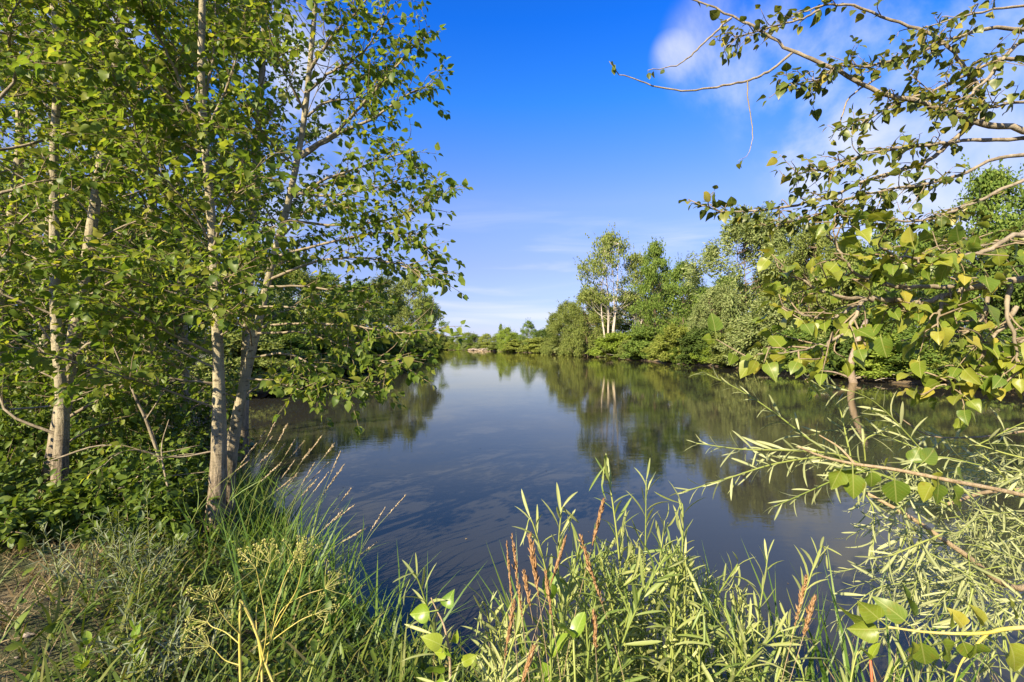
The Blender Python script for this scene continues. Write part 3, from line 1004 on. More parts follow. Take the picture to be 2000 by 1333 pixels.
cottonwood('leaning cottonwood stem of the forked pair, tilting right over the water', t2, .105, .028,
           [L_(5.3, 5.1, .022, (588, 308), (650, 268), (720, 235), (790, 190), (842, 165)),
            L_(5.3, 5.0, .020, (592, 298), (660, 255), (730, 180), (790, 110), (825, 75)),
            L_(5.3, 5.0, .016, (575, 385), (640, 350), (720, 322), (790, 300), (815, 330)),
            L_(5.3, 4.9, .014, (572, 378), (650, 382), (730, 368), (800, 345)),
            L_(5.3, 4.8, .016, (560, 430), (660, 440), (750, 432), (820, 405), (880, 372)),
            L_(5.3, 4.9, .015, (545, 500), (640, 475), (740, 455), (800, 470), (842, 490)),
            L_(5.3, 4.7, .016, (530, 545), (620, 510), (720, 505), (800, 525), (850, 545)),
            L_(5.3, 5.2, .014, (520, 560), (600, 560), (680, 570), (750, 560)),
            L_(5.3, 4.5, .014, (500, 640), (580, 632), (680, 635), (770, 650), (838, 652)),
            L_(5.3, 4.4, .014, (495, 652), (590, 650), (680, 680), (740, 705), (785, 712)),
            L_(5.3, 4.4, .012, (485, 700), (560, 692), (640, 730), (690, 758), (728, 768)),
            L_(5.3, 4.6, .011, (478, 740), (530, 745), (580, 760), (615, 765)),
            L_(5.3, 4.8, .011, (505, 600), (580, 600), (650, 610), (710, 600)),
            L_(5.3, 5.0, .020, (604, 140), (650, 70), (690, 30), (740, -30)),
            L_(5.3, 4.8, .016, (600, 180), (650, 140), (700, 110), (740, 60), (760, 20)),
            L_(5.3, 5.5, .014, (596, 230), (640, 200), (700, 190), (760, 150)),
            L_(5.3, 4.6, .014, (595, 220), (560, 150), (530, 80), (520, 20)),
            L_(5.3, 4.6, .014, (580, 330), (540, 290), (500, 240), (470, 180)),
            L_(5.3, 4.8, .012, (545, 470), (590, 420), (640, 400), (690, 410))],
           n_rand=18, z_rng=(1.5, 6.5), L_rng=(.8, 1.6), size=.074, az_rng=(PI * .3, PI * 1.75), n_tw=24, radii=[.08, .062, .044, .036, .032, .028, .024, .02])
D3 = 5.6
t3 = [P(112, 1010, D3), P(118, 900, D3), P(122, 800, D3), P(110, 640, D3), P(106, 450, D3), P(106, 280, D3), P(114, 120, D3), P(100, -60, D3), P(95, -400, D3)]
cottonwood('straight grey cottonwood trunk nearest the left edge, at the grass margin', t3, .14, .03, (), 40, (1.2, 7.5), (1.3, 2.4), .074, az_rng=(PI * .45, PI * 1.32), radii=[.085, .07, .056, .048, .042, .037, .03, .02])
t4 = [P(92, 1000, 5.8), P(108, 890, 5.8), P(138, 700, 5.9), P(168, 520, 6.0), P(195, 330, 6.1), P(225, 130, 6.2), P(243, -20, 6.3), P(270, -400, 6.5)]
cottonwood('second cottonwood trunk leaning right from behind the straight grey one', t4, .115, .03, (), 36, (1.3, 7.5), (1.2, 2.2), .074, az_rng=(-PI * .2, PI * 1.15), radii=[.11, .09, .07, .06, .05, .04, .03, .02])
t5 = [P(470, 900, 7.6), P(480, 700, 7.6), P(492, 450, 7.7), P(508, 200, 7.8), P(520, -20, 7.9), P(530, -250, 8)]
cottonwood('thin cottonwood stem between the two leaning trunks, farther back', t5, .075, .03, (), 28, (2.2, 8), (1.1, 2.0), .08, n_tw=16)
t6 = [P(-60, 1010, 4.6), P(-75, 700, 4.6), P(-65, 300, 4.7), P(-50, -100, 4.8), P(-30, -500, 4.9)]
cottonwood('cottonwood just outside the left edge whose leafy boughs reach in', t6, .12, .03, (), 17, (2.2, 6.8), (1.0, 1.9), .076, az_rng=(-PI * .4, PI * .5))
for k, (px, d, h) in enumerate(((30, 8.0, 9), (200, 8.6, 10), (300, 7.6, 8), (360, 9.5, 10), (90, 10.5, 11), (-80, 7.5, 10))):
    x = (px - 1000) / 1000 * d
    g0 = float(ground_z(x, d))
    tr = [np.array([x, d, g0 - .05]), np.array([x + rng.normal(0, .15), d, 3]), np.array([x + rng.normal(0, .3), d, 6]), np.array([x + rng.normal(0, .5), d, h])]
    cottonwood('cottonwood of the leafy thicket behind the front trunks, on the left', tr, .10, .03, (), 34, (.9, h), (1.3, 2.4), .088, cap=0, n_tw=19, step=.06, group='thicket cottonwoods on the left', tsides=8)

# ------------------------------------------------------------------ overhanging tree on the right
rt = np.array([6.2, 3.2, float(ground_z(6.2, 2.6))])
tr = [np.array([6.0, 2.6, float(ground_z(6, 2.6)) - .05]), np.array([5.8, 2.7, 2.0]), np.array([5.3, 3.0, 3.6]), np.array([5.0, 3.2, 5.2]), np.array([5.2, 3.3, 7.2])]
DR = 3.4
limbs = [
    L_(3.3, 3.5, .024, (2450, 330), (2200, 300), (2000, 255), (1900, 238), (1800, 200), (1720, 182), (1615, 128), (1545, 98), (1480, 58), (1430, 32), (1340, -5), tw=0),
    L_(3.45, 3.3, .010, (1548, 103), (1500, 140), (1462, 158), (1400, 170), (1330, 178), (1262, 163), (1210, 145), (1190, 120), tw=0),
    L_(3.4, 3.3, .005, (1460, 160), (1462, 200), (1470, 260), (1462, 300), (1442, 315), tw=0),
    L_(3.45, 3.3, .009, (1428, 36), (1390, 70), (1355, 105), (1320, 128), (1265, 138), tw=0),
    L_(3.5, 3.6, .017, (1920, 240), (1912, 180), (1880, 125), (1830, 75), (1740, 38), (1650, 8), (1590, 18), (1520, 42), tw=10),
    L_(3.5, 3.4, .008, (1600, 20), (1560, 40), (1500, 55), (1450, 70), (1420, 65), tw=13),
    L_(3.5, 3.5, .008, (1720, 150), (1660, 190), (1640, 240), (1620, 275), tw=0),
    L_(3.4, 3.2, .016, (1900, 240), (1850, 285), (1800, 320), (1700, 350), (1600, 390), (1500, 410), (1420, 414), (1370, 402), tw=22),
    L_(3.4, 3.2, .014, (2020, 270), (1900, 275), (1800, 285), (1700, 300), (1620, 330), (1550, 340), tw=35),
    L_(3.4, 3.1, .014, (2050, 300), (1950, 310), (1850, 350), (1750, 370), (1650, 390), (1580, 430), (1510, 430), tw=40),
    L_(3.4, 3.1, .014, (2050, 330), (1960, 370), (1880, 405), (1800, 430), (1720, 430), (1640, 420), tw=26),
    L_(3.5, 3.3, .014, (2050, 70), (1960, 55), (1880, 70), (1800, 100), (1700, 130), (1640, 130), (1590, 160), (1530, 165), tw=45),
    L_(3.5, 3.4, .014, (2050, 130), (1960, 115), (1900, 140), (1830, 175), (1760, 200), (1700, 230), (1640, 250), tw=35),
    L_(3.4, 3.2, .012, (2050, 200), (1990, 200), (1920, 210), (1850, 200), (1780, 150), tw=17),
    L_(3.4, 3.0, .016, (2060, 90), (2000, 80), (1930, 150), (1880, 200), (1840, 215), tw=17),
    L_(3.5, 3.3, .010, (2030, 10), (1940, 20), (1850, 40), (1790, 60), tw=7),
    L_(3.3, 3.0, .012, (2050, 430), (1960, 470), (1900, 480), (1840, 470), tw=13),
]
cottonwood('overhanging cottonwood on the right whose long bare-tipped boughs cross the sky', tr, .17, .05, limbs, n_rand=6, z_rng=(3.2, 6.5), L_rng=(1, 1.8), size=.058, mat='cotton_right', az_rng=(PI * .9, PI * 1.4), step=.038, tl=(.09, .26))

tr = [np.array([4.4, 1.5, float(ground_z(4.4, 1.5)) - .05]), np.array([4.3, 1.6, 1.5]), np.array([4.1, 1.7, 2.6]), np.array([4.2, 1.8, 4.2])]
limbs = [
    L_(1.9, 1.9, .022, (2900, 480), (2300, 520), (2000, 545), (1900, 562), (1800, 592), (1740, 596), tw=25),
    L_(1.95, 1.9, .010, (1905, 560), (1820, 560), (1760, 562), (1690, 545), (1650, 510), (1632, 470), (1628, 430), tw=13),
    L_(1.9, 1.8, .010, (1800, 592), (1720, 585), (1685, 590), (1660, 640), (1620, 668), (1560, 685), (1480, 692), tw=16),
    L_(1.9, 1.9, .008, (1690, 585), (1620, 575), (1560, 545), (1520, 530), tw=9),
    L_(1.95, 1.8, .012, (2100, 440), (2000, 458), (1920, 490), (1850, 505), (1780, 505), (1720, 490), tw=20),
    L_(1.9, 1.8, .009, (1970, 550), (1968, 620), (1985, 690), (1990, 730), tw=10),
    L_(1.9, 1.9, .009, (1985, 600), (1940, 660), (1915, 700), (1880, 740), (1830, 755), tw=16),
    L_(2.0, 2.1, .009, (1930, 560), (1920, 620), (1890, 650), (1840, 660), tw=12),
    L_(1.9, 1.8, .008, (1840, 575), (1835, 610), (1832, 640), tw=4),
    L_(1.9, 1.8, .007, (1680, 590), (1630, 620), (1580, 620), (1530, 600), tw=9),
    L_(2.0, 1.9, .008, (2080, 640), (2010, 660), (1960, 690), (1920, 720), tw=12),
]
cottonwood('young cottonwood at the right edge with large yellow-green leaves on drooping boughs', tr, .07, .03, limbs, n_rand=0, size=.062, mat='cotton_big', step=.05, tl=(.06, .18))

# ------------------------------------------------------------------ branches with a few big leaves at lower right
def big_leaf_branch(label, pts, r, leaves, mat, root_z, stem='stem_tan', extra=(), name='cottonwood_sapling', size_px=60):
    root = thing(name, label, 'sapling', root_z)
    a = Acc()
    sp = spline(pts, 5)
    tube(a, sp, r, r * .3, 8, knob=.05)
    a.build('stem', M[stem], root)
    for e in extra:
        b = Acc()
        tube(b, spline(e, 4), r * .5, r * .2, 6)
        b.build('branch', M[stem], root)
    pl = Plant(root, M[mat], T_COT_HI, T_COT, 300)
    for (x, y, dx, dy, s, d, tilt) in leaves:
        # x, y: stalk end on the stem; dx, dy: the way the tip points in the picture
        dv = np.array([dx, tilt * .35, -dy], float)
        nv = np.array([rng.normal(0, .6), -1.0, .45 + rng.normal(0, .5)])
        dv = dv + rng.normal(0, .18, 3)
        pl.add(P(x, y, d)[None], dv[None], nv[None], s * rng.uniform(.62, .98), rng.uniform(.8, 1.05))
    return root

z0 = lambda x, y: np.array([x, y, float(ground_z(x, y)) - .03])
sz = .085
big_leaf_branch('cottonwood sapling bough crossing the silver willow at lower right, with hanging leaves',
    [z0(3.5, 1.25), np.array([3.0, 1.45, 1.2]), P(2300, 1040, 1.7), P(2000, 968, 1.6), P(1850, 938, 1.55), P(1750, 918, 1.55), P(1660, 905, 1.55), P(1600, 890, 1.55), P(1558, 872, 1.55)], .009,
    [(1665, 905, -.15, 1, .092, 1.54, 0), (1650, 905, -.35, 1, .085, 1.52, 1), (1700, 908, .25, 1, .085, 1.55, 0), (1745, 918, .2, 1, .092, 1.55, 0), (1832, 930, -.05, 1, .092, 1.53, 0), (1830, 930, -.3, .9, .075, 1.56, 0),
     (1850, 935, .55, 1, .09, 1.55, 0), (1790, 915, .9, -.35, .085, 1.56, 1), (1775, 915, .5, -.7, .07, 1.58, 1), (1860, 925, 1, -.05, .09, 1.56, 1), (1720, 905, 1, .1, .07, 1.55, 1), (1690, 905, -.8, .4, .07, 1.55, 1), (1800, 925, 1, .3, .07, 1.55, 1)],
    'cotton_big', z0(3.5, 1.25), extra=[[P(1672, 910, 1.55), P(1640, 875, 1.6), P(1600, 850, 1.65)]])
big_leaf_branch('cottonwood sapling bough at the bottom right corner with upright and hanging leaves',
    [z0(2.6, .9), np.array([2.2, 1.15, 1.0]), P(2300, 1220, 1.35), P(2000, 1226, 1.3), P(1930, 1236, 1.3), P(1870, 1238, 1.3), P(1800, 1234, 1.3), P(1735, 1225, 1.3)], .0075,
    [(1790, 1232, -.75, -.9, .095, 1.3, 0), (1800, 1232, -.15, -1, .085, 1.28, 0), (1775, 1235, -.05, 1, .085, 1.28, 0), (1795, 1235, .25, 1, .098, 1.27, 0), (1830, 1238, .35, 1.0, .085, 1.3, 0), (1875, 1240, .3, 1, .085, 1.3, 0),
     (1900, 1240, .6, 1, .09, 1.28, 0), (1740, 1228, -1, .2, .09, 1.3, 1), (1735, 1226, -.9, -.3, .08, 1.32, 1), (1735, 1225, -.9, -.6, .075, 1.25, 1), (1850, 1235, .2, -1, .06, 1.32, 0), (1920, 1236, -.2, -1, .07, 1.3, 0), (1960, 1230, .5, 1, .085, 1.3, 0),
     (1985, 1228, .3, -1, .08, 1.3, 0), (1890, 1238, -.5, -.8, .07, 1.33, 0)],
    'cotton_big', z0(2.6, .9), stem='stalk', extra=[[P(1930, 1237, 1.3), P(1880, 1290, 1.32), P(1860, 1345, 1.32)]])
big_leaf_branch('small cottonwood seedling with glowing round leaves at bottom centre-left',
    [z0(-.22, 1.5), P(885, 1480, 1.45), P(880, 1350, 1.45), P(878, 1280, 1.45), P(868, 1225, 1.45), P(852, 1190, 1.45), P(842, 1168, 1.45)], .0055,
    [(868, 1200, .25, -1, .062, 1.45, 0), (856, 1192, -1, .15, .07, 1.44, 0), (876, 1268, -.95, -.35, .092, 1.42, 0), (878, 1290, -.8, .55, .075, 1.42, 0), (884, 1320, -.9, .6, .08, 1.42, 0), (880, 1262, .6, -.4, .055, 1.47, 0),
     (885, 1290, -.3, -.4, .045, 1.44, 0), (882, 1275, -1, .5, .07, 1.5, 1), (888, 1325, .5, .8, .06, 1.45, 0), (890, 1300, .9, -.1, .05, 1.46, 0)],
    'fresh', z0(-.22, 1.5), stem='stem_tan', name='cottonwood_seedling')

# ------------------------------------------------------------------ willow shoots and shrubs
def willow_branch(pl, stem_acc, pts, r, size, step=.018, t0=.08, up=.3, spread=.7):
    sp = spline(pts, 6)
    seg = np.linalg.norm(np.diff(sp, axis=0), axis=1)
    cum = np.concatenate([[0], np.cumsum(seg)])
    L = cum[-1]
    n = max(4, int(L * (1 - t0) / step))
    s = np.linspace(t0 * L, L, n)
    p = np.stack([np.interp(s, cum, sp[:, k]) for k in range(3)], -1)
    tn = nrm(np.gradient(sp, axis=0))
    tan = nrm(np.stack([np.interp(s, cum, tn[:, k]) for k in range(3)], -1))
    side = nrm(np.cross(tan, [.2, .1, 1.0]))
    upv = np.cross(side, tan)
    ang = np.arange(n) * 2.4 + rng.random() * 6 + rng.normal(0, .3, n)
    rad = np.cos(ang)[:, None] * side + np.sin(ang)[:, None] * upv
    tipf = np.clip((s / L - .75) / .25, 0, 1)[:, None]
    d = nrm(tan * (.75 + .5 * tipf) + rad * spread * (1 - .35 * tipf) + rng.normal(0, .16, (n, 3)) + np.array([0, 0, -.12]))
    nr = nrm(rad * -.4 + tan * .5 + np.array([0, 0, .5]) + rng.normal(0, .35, (n, 3)))
    taper = np.clip(1.15 - .5 * (s / L) ** 3, .4, 1.2)
    pl.add(p, d, nr, size * taper * rng.uniform(.6, 1.15, n), rng.uniform(.8, 1.15, n))
    tube(stem_acc, sp, r, r * .35, 5)
    return sp


WS = 'willow shoots in the bottom thicket'
def shoot(tip, d, H, size, mat, label, lean=0.0, group=WS, hook=0.0, name='willow_shoot', stem='stem_green', step=.018):
    T_ = P(tip[0], tip[1], d)
    b = np.array([T_[0] - lean * H, d + rng.normal(0, .06), 0.0])
    b[2] = float(ground_z(b[0], b[1])) - .02
    root = thing(name, label, 'willow', b, group)
    h = T_[2] - b[2]
    mid1 = b + np.array([(T_[0] - b[0]) * .15, 0, h * .4]) + rng.normal(0, .012, 3)
    mid2 = b + np.array([(T_[0] - b[0]) * .55, 0, h * .78]) + rng.normal(0, .012, 3)
    pts = [b, mid1, mid2, T_]
    if hook:
        pts[-1] = T_ + np.array([hook * .25, 0, 0])
        pts.append(T_ + np.array([hook, rng.normal(0, .02), -.02]))
    pl = Plant(root, M[mat], T_WIL_HI, T_WIL, 60)
    a = Acc()
    willow_branch(pl, a, pts, .0045, size, step=step, t0=.3)
    a.build('stem', M[stem], root)
    return root


for tip, d, lean, hook, mat, lab in (
    ((1190, 918), 1.75, -.05, -.03, 'willow_green', 'tallest broad-bladed shoot in the bottom thicket, tip bent left'),
    ((1262, 940), 1.7, .03, .0, 'willow', 'upright silvery shoot second tallest in the bottom thicket'),
    ((1338, 992), 1.7, .06, -.03, 'willow', 'silvery shoot hooked left, right of the two tallest shoots'),
    ((1298, 1018), 1.72, .04, .0, 'willow', 'straight silvery shoot between the hooked one and the tallest'),
    ((1092, 1000), 1.7, -.08, .03, 'willow', 'pale shoot with a nodding tip above the tan plumes'),
    ((1045, 1022), 1.68, -.18, -.03, 'willow', 'pale shoot bent left above the tan plumes'),
    ((1592, 1078), 1.65, .35, .05, 'willow', 'long pale shoot arching right over the dark water'),
    ((1500, 1085), 1.68, .10, .0, 'willow', 'single blade-like shoot beside the arching pale one'),
    ((1440, 1108), 1.7, .12, -.02, 'willow', 'curled pale shoot in the right half of the thicket'),
    ((818, 1125), 1.5, -.12, -.03, 'willow', 'nodding pale shoot above the glowing seedling leaves'),
    ((950, 1180), 1.6, -.10, -.02, 'willow', 'short pale shoot left of the tan plumes'),
    ((975, 1230), 1.6, -.02, .0, 'willow', 'pale spiky shoot low on the left of the plumes'),
):
    shoot(tip, d, 1.0, .125, mat, lab, lean, hook=hook, step=.02)
env_x = [880, 940, 1000, 1060, 1120, 1200, 1260, 1330, 1400, 1480, 1560, 1640, 1720, 1800, 1900, 2000]
env_y = [1280, 1240, 1165, 1120, 1070, 1020, 1030, 1070, 1120, 1140, 1190, 1270, 1260, 1240, 1220, 1200]
for k in range(72):
    x = 890 + 1100 * ((k * .618) % 1) if k % 3 == 0 else 1245 + 175 * float(np.clip(rng.normal(), -1.7, 1.7))
    if 1545 < x < 1660 or 880 < x < 935:
        continue
    y = np.interp(x, env_x, env_y) + abs(rng.normal(0, 1)) * 70 + 8
    d = rng.uniform(1.45, 2.05)
    mat = 'willow_green' if (1120 < x < 1420 and rng.random() < .65) else 'willow'
    shoot((x, min(y, 1320)), d, 1.0, rng.uniform(.10, .14), mat, 'slender willow shoot among many in the bottom thicket', rng.normal(0.03, .14), hook=rng.normal(0, .02))
# long reed-like blades in the middle of the thicket
a = Acc()
n = 420
bx = rng.uniform(.05, .75, n) * 1.9
by = rng.uniform(1.5, 2.3, n)
bz = ground_z(bx, by)
scatter(a, T_BLADE, np.stack([bx, by, bz], -1), nrm(np.stack([rng.normal(0, .22, n), rng.normal(0, .2, n), np.ones(n)], -1)), nrm(rng.normal(0, 1, (n, 3)) * [1, 1, .1]), rng.uniform(.5, 1.0, n), rng.uniform(.012, .022, n))
o = a.build('reed_grass', M['reed'], kind='stuff')
a = Acc()
n = 260
bx = rng.uniform(-.1, 1.9, n)
by = rng.uniform(1.4, 2.3, n)
scatter(a, T_BLADE, np.stack([bx, by, ground_z(bx, by)], -1), nrm(np.stack([rng.normal(0, .25, n), rng.normal(0, .2, n), np.ones(n)], -1)), nrm(rng.normal(0, 1, (n, 3)) * [1, 1, .1]), rng.uniform(.45, .85, n), rng.uniform(.005, .011, n))
o2 = a.build('dead_stems', M['dry'], kind='stuff')
o2['label'], o2['category'] = 'dry tan stems scattered through the bottom willow thicket', 'grass'
o['label'], o['category'] = 'green reed blades growing among the bottom willow shoots', 'grass'

def willow_shrub(label, base, branches, size, mat, fill=(), cap=300):
    root = thing('willow_shrub', label, 'shrub', base)
    pl = Plant(root, M[mat], T_WIL_HI, T_WIL, cap)
    for pts, r in branches:
        a = Acc()
        tube(a, spline(pts, 6), r, r * .35, 5)
        pl.owner = a.build('branch', M['stem_green'], root)
        willow_branch(pl, Acc(), pts, r, size)
    pl.owner = root
    if fill:
        a = Acc()
        for pts, r in fill:
            willow_branch(pl, a, pts, r, size * rng.uniform(.75, 1.1))
        a.build('twigs', M['stem_green'], root, kind='stuff')
    return root

dW = 2.15
mk = lambda d0, d1, *px: [P(x, y, d0 + (d1 - d0) * k / max(1, len(px) - 1)) for k, (x, y) in enumerate(px)]
br = [
    (mk(2.1, 2.2, (1850, 985), (1740, 935), (1650, 900), (1580, 858), (1520, 812), (1450, 765), (1375, 728)), .006),
    (mk(2.1, 2.2, (1665, 910), (1652, 850), (1640, 800), (1615, 765), (1585, 745)), .004),
    (mk(2.1, 2.0, (1720, 930), (1640, 890), (1540, 880), (1450, 878), (1360, 866)), .005),
    (mk(2.1, 1.95, (1700, 925), (1620, 895), (1520, 905), (1420, 935), (1332, 962)), .005),
    (mk(2.0, 1.9, (1720, 915), (1650, 930), (1580, 960), (1512, 990)), .004),
    (mk(2.1, 2.0, (1690, 900), (1690, 860), (1720, 845), (1738, 835)), .0035),
    (mk(2.0, 1.95, (1660, 940), (1700, 980), (1708, 1040), (1700, 1095)), .004),
    (mk(2.0, 1.9, (1740, 970), (1770, 1010), (1765, 1060), (1735, 1105)), .004),
    (mk(2.0, 1.9, (1790, 990), (1800, 1040), (1790, 1090), (1770, 1120)), .004),
    (mk(1.9, 1.8, (1850, 1040), (1800, 1060), (1740, 1085), (1700, 1090)), .004),
    (mk(2.1, 2.2, (2010, 990), (1960, 930), (1920, 890), (1880, 862)), .005),
    (mk(2.0, 2.1, (2020, 900), (1960, 885), (1910, 870), (1870, 875)), .004),
    (mk(1.8, 1.75, (1900, 1150), (1890, 1190), (1870, 1220), (1840, 1240)), .004),
]
fill = []
for k in range(84):
    x, y = rng.uniform(1790, 2080), rng.uniform(860, 1230)
    d = rng.uniform(1.9, 3.0)
    s = P(x, y, d)
    dv = nrm(np.array([-.8 + rng.normal(0, .45), rng.normal(-.1, .4), rng.normal(-.1, .5)]))
    L = rng.uniform(.25, .5)
    fill.append(([s, s + dv * L * .5 + np.array([0, 0, .04]), s + dv * L + np.array([0, 0, -.04])], .0025))
root = willow_shrub('silvery narrow-leaved willow spreading from the right edge over the water', z0(3.2, 2.5), br, .10, 'willow_silver', fill)
for e in ((z0(3.2, 2.5), P(2150, 1120, 2.3), P(1990, 1150, 2.1), P(1880, 1080, 2.0), P(1780, 1012, 2.0), P(1690, 962, 2.05)), (z0(3.2, 2.5), P(2150, 1000, 2.3), P(1960, 960, 2.3), P(1850, 985, 2.1)), (z0(3.2, 2.5), P(2180, 1050, 2.4), P(2060, 1000, 2.4), P(2010, 950, 2.3))):
    a = Acc()
    tube(a, spline(e, 5), .016, .006, 6)
    a.build('branch', M['stem_tan'], root)
# dead twig that sticks out past the willow
t = thing('bare_twig', 'bare brown twig curving over the water at the right, above the willow', 'twig', P(1990, 845, 2.4))
a = Acc()
tube(a, spline(mk(2.4, 2.5, (2080, 832), (1985, 845), (1900, 855), (1820, 852), (1770, 825), (1740, 798)), 5), .006, .002, 5)
a.build('stem', M['twig'], t)
a = Acc()
tube(a, spline(mk(2.4, 2.4, (1985, 846), (1975, 838), (1960, 842)), 3), .008, .004, 5)
a.build('knot', M['twig'], t)
# floating willow leaves farther out
root = thing('willow_spray', 'low willow spray trailing on the water behind the silvery willow', 'willow', P(1990, 1130, 3.3))
pl = Plant(root, M['willow'], T_WIL_HI, T_WIL, 0)
a = Acc()
for k in range(26):
    s = P(rng.uniform(1850, 2050), rng.uniform(1090, 1190), rng.uniform(3.1, 3.6))
    s[2] = max(s[2], .25)
    dv = nrm(np.array([-1, rng.normal(.1, .4), rng.normal(.0, .15)]))
    L = rng.uniform(.3, .5)
    willow_branch(pl, a, [s, s + dv * L * .5 + np.array([0, 0, .04]), s + dv * L], .003, .07)
a.build('stem', M['stem_green'], root)

# ------------------------------------------------------------------ broad-leaved plant, plumes, umbel plant
def broad_plant(label, base, tip, n, size, mat, name='milkweed_plant', stem='stem_green'):
    root = thing(name, label, 'plant', base)
    sp = spline([base, base * .5 + tip * .5 + rng.normal(0, .02, 3), tip], 6)
    a = Acc()
    tube(a, sp, .006, .003, 6)
    a.build('stem', M[stem], root)
    pl = Plant(root, M[mat], T_OVAL_HI, T_OVAL, 60)
    for k in range(n):
        f = .35 + .65 * k / (n - 1)
        p = sp[min(len(sp) - 1, int(f * (len(sp) - 1)))]
        for s in (0, PI):
            az = k * 1.35 + s + rng.normal(0, .2)
            el = .55 + .5 * f
            dv = np.array([math.cos(az) * math.cos(el), math.sin(az) * math.cos(el), math.sin(el)])
            pl.add(p[None], dv[None], np.array([[-dv[0], -dv[1], 1.2]]) + rng.normal(0, .15, (1, 3)), size * rng.uniform(.8, 1.15) * (1.1 - .4 * f))
    return root

broad_plant('bright broad-leaved plant with oval leaves in front of the tan plumes', z0(.12, 1.5), P(1075, 1175, 1.5), 7, .10, 'fresh')
broad_plant('lime green broad-leaved sprig at the foot of the tan plumes', z0(.16, 1.35), P(1120, 1250, 1.35), 6, .085, 'fresh')
broad_plant('small leafy sprig with a red stem near the bottom right corner', z0(1.1, 1.3), P(1700, 1290, 1.3), 6, .06, 'fresh', stem='stem_red')
broad_plant('leafy sprig beside the broken yellow stalk at bottom left', z0(-1.05, 2.3), P(640, 1200, 2.3), 7, .07, 'herb')
broad_plant('upright green sprig in the dim grass, left of the yellow stalk', z0(-2.0, 2.75), P(265, 1235, 2.75), 6, .09, 'fresh')
broad_plant('second upright sprig in the dim grass, closer to the bare soil', z0(-2.25, 2.7), P(170, 1262, 2.7), 5, .09, 'fresh')


def plume(label, base, tip, Lp, mat, group, dense=60, wd=.022, stem_r=.002, blades=2, bend=None):
    root = thing('plume_grass', label, 'grass stalk', base, group)
    mid = base * .45 + tip * .55
    mid = mid + (np.array([-(tip[0] - base[0]) * .22, 0, .04 * (tip[2] - base[2])]) if bend is None else bend)
    sp = spline([base, mid, tip], 10)
    a = Acc()
    tube(a, sp, stem_r, stem_r * .5, 4)
    a.build('stem', M['stem_tan' if mat == 'plume' else 'stem_green'], root)
    seg = np.linalg.norm(np.diff(sp, axis=0), axis=1)
    cum = np.concatenate([[0], np.cumsum(seg)])
    L = cum[-1]
    s = L - Lp * (1 - rng.random(dense) ** 1.0)
    p = np.stack([np.interp(s, cum, sp[:, k]) for k in range(3)], -1)
    f = np.clip((L - s) / Lp, 0, 1)
    tan = nrm(sp[-1] - sp[-3])
    d = nrm(tan * 1.3 + rng.normal(0, rng.uniform(.12, .28), (dense, 3)))
    a = Acc()
    scatter(a, T_SPIKE, p + d * wd * .15, d, nrm(rng.normal(0, 1, (dense, 3))), wd * rng.uniform(.7, 1.4, dense) * (.55 + .9 * np.sin(PI * np.clip(f * .85 + .1, 0, 1))), 1.1)
    a.build('plume', M[mat], root)
    for k in range(blades):
        a = Acc()
        q = sp[int(len(sp) * rng.uniform(.2, .5))]
        scatter(a, T_BLADE, q[None], nrm(np.array([[rng.normal(0, .5), rng.normal(0, .4), .8]])), nrm(rng.normal(0, 1, (1, 3))), rng.uniform(.25, .4), .02)
        a.build('blade', M['reed'], root)
    return root


PG = 'tan seed plumes in the bottom thicket'
for k, (x, y, yb, d, lab) in enumerate((
    (990, 1062, 1200, 1.6, 'tan seed plume farthest left in the bottom thicket'), (1001, 1048, 1215, 1.62, 'tallest of the left pair of tan seed plumes'), (1036, 1050, 1170, 1.6, 'tan seed plume right of the left pair'),
    (1103, 1055, 1150, 1.65, 'fluffy tan plume under the nodding pale shoots'), (1178, 978, 1075, 1.75, 'dark brown plume standing highest over the water'), (1135, 1050, 1190, 1.7, 'brown plume below the highest dark one'),
    (1066, 1120, 1210, 1.6, 'short tan plume above the oval leaves'), (1024, 1120, 1190, 1.6, 'short tan plume between the left pair and the oval leaves'), (1003, 1180, 1290, 1.5, 'low tan plume in front of the left pair'),
    (1040, 1270, 1340, 1.4, 'tan plume at the very bottom below the oval leaves'), (1160, 1200, 1270, 1.6, 'small brown plume low among the green blades'), (1575, 1130, 1230, 1.6, 'lone thin plume right of the arching pale shoot'), (1590, 1170, 1250, 1.55, 'second thin plume right of the arching pale shoot'))):
    d *= .87
    tip = P(x, y, d)
    b = z0(tip[0] + rng.normal(.0, .12), d)
    plume(lab, b, tip, (yb - y) / 1000 * d, 'plume', None, int(rng.uniform(110, 190)), rng.uniform(.011, .016), .0015, 1)
LG = 'pale seed heads by the forked cottonwood'
for k, (x, y) in enumerate(((542, 815), (562, 828), (518, 842), (577, 858), (628, 852), (652, 868), (664, 884), (606, 878), (614, 905), (640, 905), (556, 868), (594, 862), (500, 868), (486, 900), (690, 988), (752, 992), (792, 968), (735, 1060), (722, 1028), (668, 1000), (640, 925), (575, 900), (532, 880), (620, 935), (700, 1040), (530, 855), (590, 910), (655, 930), (548, 905), (570, 935), (672, 908), (685, 955))):
    d = rng.uniform(4.4, 5.3) if y < 960 else rng.uniform(3.9, 4.5)
    tip = P(x, y, d)
    bx_ = tip[0] - rng.uniform(.25, .55)
    b = z0(bx_, d + rng.uniform(-.3, .1))
    b[2] = max(b[2], .02)
    plume('pale nodding grass seed head leaning over the water, right of the forked cottonwood', b, tip, rng.uniform(.16, .26), 'plume_pale', LG, 60, .02, .0022, 3)

